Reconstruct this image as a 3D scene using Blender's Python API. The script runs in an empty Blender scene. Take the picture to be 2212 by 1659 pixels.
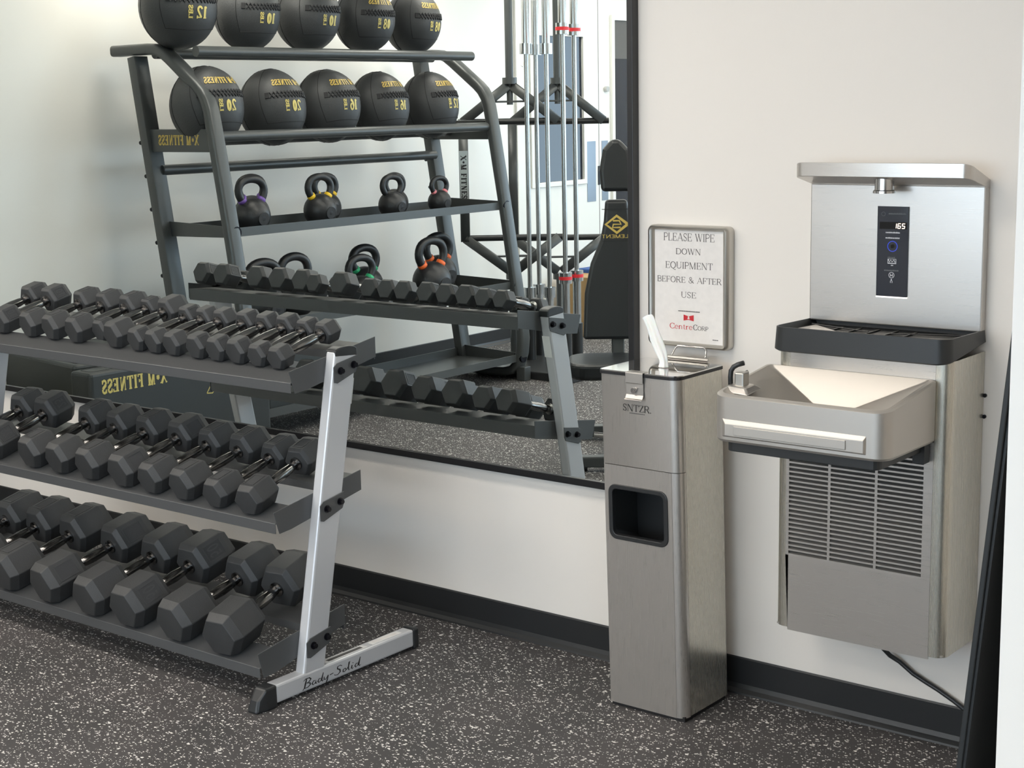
import bpy, bmesh, math, random
from mathutils import Vector, Matrix
random.seed(7)
PI = math.pi
SC = bpy.context.scene
COL = SC.collection
# ------------------------------------------------------------------ camera
YAW, PITCH, ROLL, FPX = math.radians(-38.57436), math.radians(10.1834), math.radians(-1.13815), 3359.52
CAMP = Vector((0, -3.675, 1.655))
_f = Vector((math.sin(YAW)*math.cos(PITCH), math.cos(YAW)*math.cos(PITCH), -math.sin(PITCH)))
_r = Vector((math.cos(YAW), -math.sin(YAW), 0)); _u = _r.cross(_f)
_r2 = _r*math.cos(ROLL)+_u*math.sin(ROLL); _u2 = -_r*math.sin(ROLL)+_u*math.cos(ROLL)
cam_d = bpy.data.cameras.new('camera'); cam = bpy.data.objects.new('camera', cam_d); COL.objects.link(cam)
cam_d.sensor_fit = 'HORIZONTAL'; cam_d.sensor_width = 36; cam_d.lens = FPX/2212*36; cam_d.clip_start = .05
M3 = Matrix((_r2, _u2, -_f)).transposed()
cam.matrix_world = Matrix.Translation(CAMP) @ M3.to_4x4()
SC.camera = cam
# ------------------------------------------------------------------ colour management, world, lights
vs = SC.view_settings; vs.view_transform = 'Standard'; vs.look = 'None'; vs.gamma = 1; vs.use_curve_mapping = False
vs.exposure = 0.2
w = bpy.data.worlds.new('world'); SC.world = w; w.use_nodes = True
w.node_tree.nodes['Background'].inputs[0].default_value = (.55, .72, 1, 1); w.node_tree.nodes['Background'].inputs[1].default_value = .35
PANEL_E = 9.5
PANEL_C = (1.0, .93, .84)
PANELS = [(x, y) for y in (-1.6, -3.6, -5.5, -7.3) for x in (-6.05, -4.25, -2.45, 1.2)]
def fill_area(name, loc, rot, sx, sy, e, c=(.55, .76, 1)):  # area lamp for the added cool fills
    d = bpy.data.lights.new(name, 'AREA'); d.shape = 'RECTANGLE'; d.size = sx; d.size_y = sy; d.energy = e; d.color = c
    o = bpy.data.objects.new(name, d); o.location = loc; o.rotation_euler = rot; COL.objects.link(o); return o
fill_area('added_fill_right', (3.1, -5.4, 1.6), (0, math.radians(90), 0), 1.3, 2.6, 60, (.62, .82, 1))  # added bluish fill from the right, no such source in view
fill_area('added_fill_front', (-2.2, -8.1, 1.55), (math.radians(90), 0, 0), 6.0, 1.7, 55, (.80, .90, 1))  # added fill from behind the camera, brightens the mirror wall

# ------------------------------------------------------------------ materials
def nt(name):
    m = bpy.data.materials.new(name); m.use_nodes = True
    return m, m.node_tree.nodes, m.node_tree.links, m.node_tree.nodes['Principled BSDF']
def mat(name, col, rough=.5, metal=0., bump=0., bscale=200., var=0., vscale=3., spec=None, coat=0):
    m, n, l, b = nt(name)
    b.inputs['Base Color'].default_value = (*col, 1); b.inputs['Roughness'].default_value = rough; b.inputs['Metallic'].default_value = metal
    if spec is not None: b.inputs['Specular IOR Level'].default_value = spec
    if coat: b.inputs['Coat Weight'].default_value = coat; b.inputs['Coat Roughness'].default_value = .05
    tc = n.new('ShaderNodeTexCoord')
    if var:
        x = n.new('ShaderNodeTexNoise'); x.inputs['Scale'].default_value = vscale; x.inputs['Detail'].default_value = 5
        l.new(tc.outputs['Object'], x.inputs['Vector'])
        r = n.new('ShaderNodeMapRange'); r.inputs[1].default_value = .3; r.inputs[2].default_value = .7; r.inputs[3].default_value = 1-var; r.inputs[4].default_value = 1+var
        l.new(x.outputs['Fac'], r.inputs[0])
        mx = n.new('ShaderNodeMix'); mx.data_type = 'RGBA'; mx.blend_type = 'MULTIPLY'; mx.inputs[0].default_value = 1
        mx.inputs[6].default_value = (*col, 1); l.new(r.outputs[0], mx.inputs[7]); l.new(mx.outputs[2], b.inputs['Base Color'])
    if bump:
        x = n.new('ShaderNodeTexNoise'); x.inputs['Scale'].default_value = bscale; x.inputs['Detail'].default_value = 3
        l.new(tc.outputs['Object'], x.inputs['Vector'])
        bp = n.new('ShaderNodeBump'); bp.inputs['Strength'].default_value = bump; bp.inputs['Distance'].default_value = .002
        l.new(x.outputs['Fac'], bp.inputs['Height']); l.new(bp.outputs[0], b.inputs['Normal'])
    return m
def steel(name, axis, col=(.58, .55, .515), rough=.28, metal=.82):
    m, n, l, b = nt(name)
    b.inputs['Metallic'].default_value = metal; b.inputs['Base Color'].default_value = (*col, 1)
    tc = n.new('ShaderNodeTexCoord'); mp = n.new('ShaderNodeMapping')
    sc = {'X': (8, 1400, 1400), 'Y': (1400, 8, 1400), 'Z': (1400, 1400, 8)}[axis]
    mp.inputs['Scale'].default_value = sc
    l.new(tc.outputs['Object'], mp.inputs[0])
    x = n.new('ShaderNodeTexNoise'); x.inputs['Scale'].default_value = 1; x.inputs['Detail'].default_value = 3; l.new(mp.outputs[0], x.inputs['Vector'])
    r = n.new('ShaderNodeMapRange'); r.inputs[3].default_value = rough-.04; r.inputs[4].default_value = rough+.06; l.new(x.outputs['Fac'], r.inputs[0]); l.new(r.outputs[0], b.inputs['Roughness'])
    bp = n.new('ShaderNodeBump'); bp.inputs['Strength'].default_value = .05; bp.inputs['Distance'].default_value = .0002
    l.new(x.outputs['Fac'], bp.inputs['Height']); l.new(bp.outputs[0], b.inputs['Normal'])
    return m
def emit(name, col, e):
    m, n, l, b = nt(name); b.inputs['Base Color'].default_value = (0, 0, 0, 1)
    b.inputs['Emission Color'].default_value = (*col, 1); b.inputs['Emission Strength'].default_value = e; return m
def floor_mat():
    m, n, l, b = nt('speckled_rubber')
    tc = n.new('ShaderNodeTexCoord')
    def noise(s, d=2):
        x = n.new('ShaderNodeTexNoise'); x.inputs['Scale'].default_value = s; x.inputs['Detail'].default_value = d; l.new(tc.outputs['Object'], x.inputs['Vector']); return x
    nd = noise(170, 1)
    mxv = n.new('ShaderNodeMix'); mxv.data_type = 'VECTOR'; mxv.inputs[0].default_value = .0065
    l.new(tc.outputs['Object'], mxv.inputs[4]); l.new(nd.outputs['Color'], mxv.inputs[5])
    facs = []
    for sc, th, pr, off in ((62, .19, .15, 0), (95, .20, .19, 3.7), (150, .21, .20, 9.1)):
        mp = n.new('ShaderNodeMapping'); mp.inputs['Location'].default_value = (off, off*.7, 0); mp.inputs['Rotation'].default_value = (0, 0, off)
        mp.inputs['Scale'].default_value = (1, 1.5, 1); l.new(mxv.outputs[1], mp.inputs[0])
        v = n.new('ShaderNodeTexVoronoi'); v.voronoi_dimensions = '2D'; v.inputs['Scale'].default_value = sc; l.new(mp.outputs[0], v.inputs['Vector'])
        sep = n.new('ShaderNodeSeparateColor'); l.new(v.outputs['Color'], sep.inputs[0])
        t = n.new('ShaderNodeMath'); t.operation = 'MULTIPLY'; t.inputs[1].default_value = th*1.9; l.new(sep.outputs[1], t.inputs[0])
        a = n.new('ShaderNodeMath'); a.operation = 'LESS_THAN'; l.new(v.outputs['Distance'], a.inputs[0]); l.new(t.outputs[0], a.inputs[1])
        p = n.new('ShaderNodeMath'); p.operation = 'LESS_THAN'; l.new(sep.outputs[0], p.inputs[0]); p.inputs[1].default_value = pr
        q = n.new('ShaderNodeMath'); q.operation = 'MULTIPLY'; l.new(a.outputs[0], q.inputs[0]); l.new(p.outputs[0], q.inputs[1])
        facs.append(q)
    mx1 = n.new('ShaderNodeMath'); mx1.operation = 'MAXIMUM'; l.new(facs[0].outputs[0], mx1.inputs[0]); l.new(facs[1].outputs[0], mx1.inputs[1])
    mx2 = n.new('ShaderNodeMath'); mx2.operation = 'MAXIMUM'; l.new(mx1.outputs[0], mx2.inputs[0]); l.new(facs[2].outputs[0], mx2.inputs[1])
    big = noise(2.2, 4); r = n.new('ShaderNodeValToRGB')
    r.color_ramp.elements[0].position = .35; r.color_ramp.elements[0].color = (.044, .042, .042, 1)
    r.color_ramp.elements[1].position = .65; r.color_ramp.elements[1].color = (.064, .058, .058, 1)
    l.new(big.outputs['Fac'], r.inputs[0])
    c = n.new('ShaderNodeMix'); c.data_type = 'RGBA'; l.new(mx2.outputs[0], c.inputs[0]); l.new(r.outputs[0], c.inputs[6]); c.inputs[7].default_value = (.78, .75, .72, 1)
    l.new(c.outputs[2], b.inputs['Base Color']); b.inputs['Roughness'].default_value = .7
    g = noise(400, 2); bp = n.new('ShaderNodeBump'); bp.inputs['Strength'].default_value = .25; bp.inputs['Distance'].default_value = .002
    l.new(g.outputs['Fac'], bp.inputs['Height']); l.new(bp.outputs[0], b.inputs['Normal'])
    return m
def wall_mat(name, col, rough=.45, marks=False):
    m, n, l, b = nt(name)
    tc = n.new('ShaderNodeTexCoord')
    x = n.new('ShaderNodeTexNoise'); x.inputs['Scale'].default_value = 260; x.inputs['Detail'].default_value = 2; l.new(tc.outputs['Object'], x.inputs['Vector'])
    bp = n.new('ShaderNodeBump'); bp.inputs['Strength'].default_value = .06; bp.inputs['Distance'].default_value = .001
    l.new(x.outputs['Fac'], bp.inputs['Height']); l.new(bp.outputs[0], b.inputs['Normal'])
    b.inputs['Roughness'].default_value = rough
    y = n.new('ShaderNodeTexNoise'); y.inputs['Scale'].default_value = 1.3; y.inputs['Detail'].default_value = 6; l.new(tc.outputs['Object'], y.inputs['Vector'])
    r = n.new('ShaderNodeValToRGB'); r.color_ramp.elements[0].position = .3; r.color_ramp.elements[1].position = .7
    r.color_ramp.elements[0].color = (*[c*.985 for c in col], 1); r.color_ramp.elements[1].color = (*col, 1)
    l.new(y.outputs['Fac'], r.inputs[0]); l.new(r.outputs[0], b.inputs['Base Color'])
    return m
MT = {}
MT['wall'] = wall_mat('warm_white_paint', (.80, .755, .70))
MT['wall2'] = wall_mat('cream_wall_paint', (.86, .845, .80), .35)
MT['ceil'] = mat('ceiling_white', (.8, .79, .76), .9)
MT['floor'] = floor_mat()
MT['base'] = mat('black_cove_rubber', (.016, .017, .018), .42, bump=.1)
MT['mirror'] = mat('mirror_silver', (.84, .885, .87), 0.0, 1)
MT['frame_blk'] = mat('black_frame', (.012, .012, .013), .3)
MT['rubber'] = mat('dumbbell_rubber', (.038, .039, .040), .52, bump=.25, bscale=350, var=.2, vscale=9)
MT['rubber_in'] = mat('number_rubber', (.036, .037, .039), .7, bump=.2, bscale=350)
MT['chrome'] = mat('chrome', (.52, .51, .50), .13, 1)
MT['handle'] = mat('dumbbell_handle_chrome', (.22, .215, .21), .16, 1, bump=.1, bscale=600)
MT['rack_gray'] = mat('charcoal_powder_coat', (.085, .087, .089), .42, .2, bump=.12, bscale=900)
MT['silver'] = mat('silver_grey_paint', (.58, .585, .60), .33, .25)
MT['cap_blk'] = mat('black_plastic', (.020, .021, .022), .38)
MT['bolt'] = mat('black_bolt', (.010, .010, .014), .25, .5)
MT['steelX'] = steel('brushed_steel_horizontal', 'X')
MT['steelZ'] = steel('brushed_steel_vertical', 'Z')
MT['steelY'] = steel('brushed_steel_side', 'Z', (.57, .545, .48), .26)
MT['steelB'] = steel('satin_steel_basin', 'X', (.55, .52, .48), .44, .8)
MT['polish'] = mat('polished_steel', (.78, .77, .75), .05, 1)
MT['gasket'] = mat('black_gasket', (.012, .011, .012), .5)
MT['blkplas'] = mat('matte_black_plastic', (.020, .022, .023), .42, bump=.08, bscale=500)
MT['liner'] = mat('dark_liner', (.022, .023, .024), .35)
MT['dark'] = mat('dark_cavity', (.006, .006, .006), .9)
MT['ink'] = mat('black_ink', (.016, .014, .014), .6)
MT['inkgray'] = mat('grey_ink', (.10, .095, .09), .6)
MT['red'] = mat('red_ink', (.55, .02, .03), .5)
MT['paper'] = mat('poster_paper', (.74, .71, .68), .6, var=.03, vscale=60)
MT['alum'] = mat('anodised_frame', (.55, .53, .49), .34, 1)
MT['tissue'] = mat('white_wipe', (.86, .84, .83), .85)
MT['tissue'].node_tree.nodes['Principled BSDF'].inputs['Subsurface Weight'].default_value = .3
MT['gold'] = mat('gold_print', (.60, .43, .10), .45)
MT['goldy'] = mat('yellow_print', (.66, .54, .16), .5)
MT['leather'] = mat('black_ball_leather', (.046, .048, .050), .5, bump=.5, bscale=160, var=.15, vscale=5)
MT['seam'] = mat('seam_thread', (.010, .011, .012), .7)
MT['lace'] = mat('black_lacing', (.008, .008, .010), .6)
MT['cast'] = mat('black_cast_iron', (.020, .021, .023), .38, bump=.35, bscale=250)
MT['rackblk'] = mat('grey_black_tube', (.075, .080, .080), .33, .15, bump=.1, bscale=700)
MT['foam'] = mat('soft_vinyl', (.030, .034, .034), .42, bump=.25, bscale=420)
MT['pad'] = mat('bench_vinyl', (.012, .014, .016), .38, bump=.2, bscale=300)
MT['sleeve'] = mat('barbell_steel', (.62, .63, .63), .16, 1)
MT['shaft'] = mat('barbell_shaft', (.45, .45, .44), .24, 1)
MT['white'] = mat('white_label', (.78, .77, .75), .5)
MT['doorp'] = mat('white_door_paint', (.82, .82, .78), .4)
MT['glassd'] = mat('dark_glass', (.010, .016, .03), .06, spec=.6)
MT['plate'] = mat('door_plate', (.22, .25, .29), .3, .8)
MT['led'] = emit('led_digits', (1, .80, .66), 2.2)
MT['ring'] = emit('blue_ring', (.03, .07, .7), 1.0)
MT['strip'] = emit('lit_strip', (1, .95, .9), 1.6)
MT['icon'] = mat('icon_print', (.55, .56, .6), .5)
MT['icond'] = mat('dim_print', (.10, .11, .12), .5)
MT['panelE'] = emit('light_diffuser', PANEL_C, PANEL_E)
MT['blackboard'] = mat('black_foam_board', (.012, .013, .013), .5, bump=.1, bscale=300)
for k, c in dict(k_yellow=(.85, .55, .02), k_red=(.75, .03, .04), k_green=(.03, .42, .18), k_orange=(.9, .16, .03), k_pink=(.8, .25, .28), k_purple=(.16, .08, .35), k_black=(.03, .03, .033)).items():
    MT[k] = mat(k[2:]+'_band', c, .45)
for k, c in dict(card=(.45, .28, .12), blue=(.02, .08, .3)).items(): MT[k] = mat(k+'_box', c, .6)

# ------------------------------------------------------------------ mesh helpers
def arc(cx, cy, rx, ry, a0, a1, n=8):
    return [(cx+rx*math.cos(math.radians(a0+(a1-a0)*i/n)), cy+ry*math.sin(math.radians(a0+(a1-a0)*i/n))) for i in range(n+1)]
def rrect(x0, y0, x1, y1, r, seg=5):
    rs = r if isinstance(r, (tuple, list)) else (r,)*4      # bl, br, tr, tl
    p = []
    for (cx, cy, a, rr) in ((x0+rs[0], y0+rs[0], 180, rs[0]), (x1-rs[1], y0+rs[1], 270, rs[1]), (x1-rs[2], y1-rs[2], 0, rs[2]), (x0+rs[3], y1-rs[3], 90, rs[3])):
        p += arc(cx, cy, rr, rr, a, a+90, seg)
    return p
class MB:
    def __init__(s): s.v = []; s.f = []
    def add(s, vs_, fs):
        o = len(s.v); s.v += [tuple(v) for v in vs_]; s.f += [tuple(i+o for i in f) for f in fs]; return s
    def box(s, x0, y0, z0, x1, y1, z1):
        return s.add([(x0,y0,z0),(x1,y0,z0),(x1,y1,z0),(x0,y1,z0),(x0,y0,z1),(x1,y0,z1),(x1,y1,z1),(x0,y1,z1)],
                     [(0,3,2,1),(4,5,6,7),(0,1,5,4),(1,2,6,5),(2,3,7,6),(3,0,4,7)])
    @staticmethod
    def P(pl, u, v, a): return (a, u, v) if pl == 'X' else ((u, a, v) if pl == 'Y' else (u, v, a))
    def extr(s, poly, pl, a, b):
        n = len(poly); vs_ = [s.P(pl, u, v, a) for u, v in poly]+[s.P(pl, u, v, b) for u, v in poly]
        return s.add(vs_, [tuple(range(n)), tuple(range(2*n-1, n-1, -1))]+[(i, (i+1) % n, n+(i+1) % n, n+i) for i in range(n)])
    def ring(s, outer, inner, pl, a, b):
        n = len(outer); vs_ = [s.P(pl, *p, a) for p in outer]+[s.P(pl, *p, a) for p in inner]+[s.P(pl, *p, b) for p in outer]+[s.P(pl, *p, b) for p in inner]
        f = []
        for i in range(n):
            j = (i+1) % n
            f += [(i, j, n+j, n+i), (2*n+i, 3*n+i, 3*n+j, 2*n+j), (i, 2*n+i, 2*n+j, j), (n+i, n+j, 3*n+j, 3*n+i)]
        return s.add(vs_, f)
    def loft(s, rings, cap=True):
        n = len(rings[0]); vs_ = [p for r in rings for p in r]; f = []
        for k in range(len(rings)-1):
            for i in range(n):
                j = (i+1) % n; f.append((k*n+i, k*n+j, (k+1)*n+j, (k+1)*n+i))
        if cap: f += [tuple(range(n-1, -1, -1)), tuple(range((len(rings)-1)*n, len(rings)*n))]
        return s.add(vs_, f)
    def sweep(s, path, prof, up=(0, 0, 1), closed=False, cap=True):
        """profile points (a,b): a along side vector, b along local up"""
        P = [Vector(p) for p in path]; n = len(P); rings = []
        for i, p in enumerate(P):
            if closed: t = (P[(i+1) % n]-P[i-1]).normalized()
            elif i == 0: t = (P[1]-P[0]).normalized()
            elif i == n-1: t = (P[-1]-P[-2]).normalized()
            else: t = ((P[i+1]-P[i]).normalized()+(P[i]-P[i-1]).normalized()).normalized()
            upv = Vector(up); sd = t.cross(upv)
            if sd.length < 1e-4: sd = t.cross(Vector((1, 0, 0.01)))
            sd.normalize(); u2 = sd.cross(t).normalized()
            k = 1.0
            if 0 < i < n-1 or closed:
                a = (P[i]-P[i-1]).normalized(); c = max(.35, a.dot(t)); k = 1/c
            rings.append([p+sd*a_*1.0+u2*b_ if True else p for a_, b_ in prof])
            if k > 1.001:
                # widen along the bisector normal
                bn = ((P[(i+1) % n]-P[i]).normalized()-(P[i]-P[i-1]).normalized())
                if bn.length > 1e-5:
                    bn.normalize(); bn = (bn-t*bn.dot(t)).normalized()
                    rings[-1] = [q+bn*((q-p).dot(bn)*(k-1)) for q in rings[-1]]
        if closed: rings.append(rings[0])
        return s.loft(rings, cap and not closed)
    def tube(s, path, r, n=10, up=(0, 0, 1), closed=False, cap=True):
        return s.sweep(path, [(r*math.cos(2*PI*i/n), r*math.sin(2*PI*i/n)) for i in range(n)], up, closed, cap)
    def cyl(s, a, b, r, n=14, r2=None):
        a = Vector(a); b = Vector(b); t = (b-a).normalized(); q = t.orthogonal().normalized(); w_ = t.cross(q); r2 = r if r2 is None else r2
        return s.loft([[a+q*r*math.cos(2*PI*i/n)+w_*r*math.sin(2*PI*i/n) for i in range(n)], [b+q*r2*math.cos(2*PI*i/n)+w_*r2*math.sin(2*PI*i/n) for i in range(n)]])
    def lathe(s, prof, c=(0, 0, 0), n=20):
        rings = [[(c[0]+r*math.cos(2*PI*i/n), c[1]+r*math.sin(2*PI*i/n), c[2]+z) for i in range(n)] for r, z in prof]
        return s.loft(rings)
    def build(s, name, m, parent=None, smooth=False, bevel=0., seg=2, local=False, auto=None):
        me = bpy.data.meshes.new(name)
        off = Vector((0, 0, 0)) if (local or parent is None) else WPOS[parent.name]
        me.from_pydata([(v[0]-off.x, v[1]-off.y, v[2]-off.z) for v in s.v], [], s.f)
        bm = bmesh.new(); bm.from_mesh(me); bmesh.ops.remove_doubles(bm, verts=bm.verts, dist=1e-6); bmesh.ops.recalc_face_normals(bm, faces=bm.faces)
        if auto is not None:
            for e in bm.edges: e.smooth = (len(e.link_faces) == 2 and e.calc_face_angle(0) < math.radians(auto))
        bm.to_mesh(me); bm.free()
        if smooth or auto is not None: me.polygons.foreach_set('use_smooth', [True]*len(me.polygons))
        me.materials.append(MT[m] if isinstance(m, str) else m)
        o = bpy.data.objects.new(name, me); COL.objects.link(o)
        if parent is not None:
            o.parent = parent; WPOS[o.name] = off.copy() if not local else WPOS.get(parent.name, Vector())
        else: WPOS[o.name] = Vector((0, 0, 0))
        if bevel:
            b = o.modifiers.new('bevel', 'BEVEL'); b.width = bevel; b.segments = seg; b.limit_method = 'ANGLE'; b.angle_limit = math.radians(35); b.harden_normals = False
        return o
WPOS = {}
def tag(o, label=None, cat=None, group=None, kind=None):
    if label: o['label'] = label
    if cat: o['category'] = cat
    if group: o['group'] = group
    if kind: o['kind'] = kind
    return o
def thing(name, label, cat, loc=(0, 0, 0), rotz=0, group=None):
    o = bpy.data.objects.new(name, None); COL.objects.link(o); o.location = loc; o.rotation_euler = (0, 0, rotz); o.empty_display_size = .05
    WPOS[o.name] = Vector(loc); return tag(o, label, cat, group)
def copy_tree(o, parent=None):
    c = o.copy(); COL.objects.link(c)
    if parent is not None: c.parent = parent
    for ch in list(o.children): copy_tree(ch, c)
    WPOS[c.name] = WPOS.get(o.name, Vector()); return c
def struct(name, mb, m, **k): return tag(mb.build(name, m, **k), kind='structure')
def tri_fix(o):
    """triangulate concave n-gons safely"""
    bm = bmesh.new(); bm.from_mesh(o.data); bmesh.ops.triangulate(bm, faces=[f for f in bm.faces if len(f.verts) > 4]); bm.to_mesh(o.data); bm.free(); return o

# ------------------------------------------------------------------ stroke lettering (serif), cap height 1
def glyphs(tk, tn, sf, W=1.0):
    g = {}
    def V(x, y0=0, y1=1, s0=True, s1=True, w=None):
        w = w or tk; r = [([(x, y0), (x, y1)], w)]
        if s0 and sf: r.append(([(x-w/2-sf, y0+tn/2), (x+w/2+sf, y0+tn/2)], tn))
        if s1 and sf: r.append(([(x-w/2-sf, y1-tn/2), (x+w/2+sf, y1-tn/2)], tn))
        return r
    def H(x0, x1, y, w=None): return [([(x0, y), (x1, y)], w or tn)]
    def tick(x, y, d): return [([(x, y), (x, y+d)], tn*1.3)] if sf else []
    def D(a, b, w, s0=True, s1=True):
        r = [([a, b], w)]
        if sf and s0: r.append(([(a[0]-w/2-sf, a[1]+(tn/2 if a[1] < .5 else -tn/2)), (a[0]+w/2+sf, a[1]+(tn/2 if a[1] < .5 else -tn/2))], tn))
        if sf and s1: r.append(([(b[0]-w/2-sf, b[1]+(tn/2 if b[1] < .5 else -tn/2)), (b[0]+w/2+sf, b[1]+(tn/2 if b[1] < .5 else -tn/2))], tn))
        return r
    m = (tk+tn)/2; L = tk/2+sf
    def A(*a): return arc(*a)
    O = lambda c, rx, ry=.5: [(A(c, .5, rx-tk/2, ry-tn/2, 60, -60, 8), tk), (A(c, .5, rx-tk/2, ry-tn/2, 120, 240, 8), tk), (A(c, .5, rx-tk/2, ry-tn/2, 60, 120, 6), m), (A(c, .5, rx-tk/2, ry-tn/2, 240, 300, 6), m)]
    g['A'] = (.86, D((.06, 0), (.43, 1), tn, 1, 0)+D((.43, 1), (.78, 0), tk, 0, 1)+H(.2, .62, .34))
    g['B'] = (.72, V(L)+[(([(L, 1-tn/2)]+A(.4, .76, .22, .24-tn/2, 90, -90, 8)+[(L, .52)]), m), (([(L, .52)]+A(.42, .27, .25, .27-tn/2, 90, -90, 8)+[(L, tn/2)]), m)])
    g['C'] = (.78, [(A(.42, .5, .36-tk/2+.03, .5-tn/2, 130, 230, 8), tk), (A(.42, .5, .39-tk/2, .5-tn/2, 40, 130, 6), m), (A(.42, .5, .39-tk/2, .5-tn/2, 230, 320, 6), m)]+tick(.70, .68, .3)+tick(.70, .02, .2))
    g['D'] = (.86, V(L)+[(([(L, 1-tn/2)]+A(.42, .5, .36, .5-tn/2, 90, 40, 4)), m), (A(.42, .5, .36, .5-tn/2, 45, -45, 8), tk), ((A(.42, .5, .36, .5-tn/2, -40, -90, 4)+[(L, tn/2)]), m)])
    g['E'] = (.68, V(L)+H(L, .6, 1-tn/2)+H(L, .46, .52)+H(L, .62, tn/2)+tick(.6, 1, -.22)+tick(.62, 0, .24)+tick(.46, .4, .24))
    g['F'] = (.64, V(L)+H(L, .58, 1-tn/2)+H(L, .46, .5)+tick(.58, 1, -.22)+tick(.46, .38, .24))
    g['H'] = (.9, V(L)+V(.86-L)+H(L, .86-L, .5))
    g['I'] = (2*L+.06, V(L+.03))
    g['L'] = (.64, V(L)+H(L, .58, tn/2)+tick(.58, 0, .26))
    g['M'] = (1.04, V(L, w=tn)+D((L, 1), (.5, 0), tk, 0, 0)+D((.5, 0), (.96-L, 1), tn, 0, 0)+V(.96-L))
    g['N'] = (.88, V(L, w=tn)+D((L, 1), (.84-L, 0), tk, 0, 0)+V(.84-L, w=tn, s0=False))
    g['O'] = (.88, O(.43, .43)); g['0'] = (.62, O(.3, .29)); g['Q'] = (.88, O(.43, .43)+[([(.4, .02), (.6, -.16), (.84, -.2)], m)])
    g['P'] = (.68, V(L)+[(([(L, 1-tn/2)]+A(.4, .73, .24, .27-tn/2, 90, -90, 8)+[(L, .46)]), m)])
    g['R'] = (.80, V(L)+[(([(L, 1-tn/2)]+A(.4, .74, .23, .26-tn/2, 90, -90, 8)+[(L, .48)]), m)]+D((.4, .48), (.70, 0), tk, 0, 1))
    g['S'] = (.60, [((A(.28, .74, .22, .26-tn/2, 25, 90, 4)+A(.28, .74, .22, .26-tn/2, 90, 200, 6)[1:]), m), ([(.085, .66), (.2, .55), (.36, .45), (.47, .34)], tk), ((A(.28, .26, .22, .26-tn/2, 20, -90, 6)+A(.28, .26, .22, .26-tn/2, -90, -155, 4)[1:]), m)]+tick(.49, .7, .28)+tick(.07, .02, .28))
    g['T'] = (.76, V(.37, s1=False)+H(.04, .70, 1-tn/2)+tick(.04, 1, -.26)+tick(.70, 1, -.26))
    g['U'] = (.84, [([(L, 1), (L, .3)], tk), ((A(.40, .3, .40-L, .3-tn/2, 180, 360, 10)), m), ([(.80-L, .3), (.80-L, 1)], tn)]+H(0, 2*L, 1-tn/2)+H(.80-2*L+.02, .80, 1-tn/2))
    g['W'] = (1.14, D((.08, 1), (.34, 0), tk, 1, 0)+D((.34, 0), (.56, .95), tn, 0, 0)+D((.52, 1), (.80, 0), tk, 1, 0)+D((.80, 0), (1.04, 1), tn, 0, 1))
    g['X'] = (.84, D((.1, 1), (.70, 0), tk)+D((.10, 0), (.68, 1), tn))
    g['Z'] = (.70, H(.06, .62, 1-tn/2)+H(.06, .64, tn/2)+[([(.58, .97), (.10, .03)], tk)]+tick(.07, 1, -.22)+tick(.63, 0, .24))
    g['&'] = (.92, [(A(.36, .76, .17, .22, 0, 360, 12), m), ([(.22, .66), (.5, .3), (.86, .02)], tk), ((A(.32, .25, .26, .24, 130, 310, 8)+[(.62, .22), (.76, .52)]), m)])
    g['.'] = (.26, [([(.1, 0), (.1, .13)], .13)])
    g['-'] = (.4, H(.05, .35, .4, m))
    g['e'] = (.56, [(A(.26, .33, .22, .31, 0, 320, 14), m)]+H(.06, .46, .34))
    g['n'] = (.66, V(L, 0, .66, 1, 0)+[((A(.33, .42, .17, .22, 170, 0, 8)+[(.5, 0)]), m)])
    g['t'] = (.42, [([(.16, .86), (.16, .14), (.22, .03), (.36, .04)], m)]+H(.02, .36, .64))
    g['r'] = (.48, V(L, 0, .66, 1, 0)+[(A(.34, .42, .16, .22, 170, 60, 5), m)])
    g['1'] = (.46, V(.24, s1=False)+[([(.24, 1), (.08, .86)], tn*1.4)])
    g['2'] = (.60, [((A(.27, .74, .2, .24, 170, -20, 8)+[(.12, .1)]), m)]+H(.08, .52, tn)+tick(.52, 0, .25))
    g['5'] = (.58, H(.12, .5, 1-tn)+[(([(.13, 1), (.1, .56)]+A(.26, .32, .2, .30, 110, -150, 10)), m)])
    g['6'] = (.60, O(.28, .26, .3) if 0 else [(A(.28, .3, .2, .29, 0, 360, 14), m), ((A(.46, .32, .38, .66, 100, 180, 6)), tk)])
    g['8'] = (.60, [(A(.28, .75, .17, .23, 0, 360, 12), m), (A(.28, .27, .21, .26, 0, 360, 12), m)])
    g['*'] = (.46, [([(.22, .5+.2*math.sin(a)) if False else (.22+.2*math.cos(a), .5+.2*math.sin(a)), (.22-.2*math.cos(a), .5-.2*math.sin(a))], .13) for a in (PI/2, PI/2+PI/3, PI/2-PI/3)])
    g[' '] = (.38, [])
    return g
G_THIN = glyphs(.11, .045, .06); G_FAT = glyphs(.25, .10, .05); G_SANS = glyphs(.15, .13, 0)
def stroke_quads(pts, wd):
    P = [Vector((p[0], p[1])) for p in pts]; n = len(P); L = []; R_ = []
    for i in range(n):
        if i == 0: t = P[1]-P[0]
        elif i == n-1: t = P[-1]-P[-2]
        else: t = (P[i+1]-P[i]).normalized()+(P[i]-P[i-1]).normalized()
        if t.length < 1e-9: t = Vector((1, 0))
        t.normalize(); nn = Vector((-t.y, t.x)); k = wd[i] if isinstance(wd, (list, tuple)) else wd
        L.append(P[i]+nn*k/2); R_.append(P[i]-nn*k/2)
    return [(L[i], R_[i], R_[i+1], L[i+1]) for i in range(n-1)]
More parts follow.
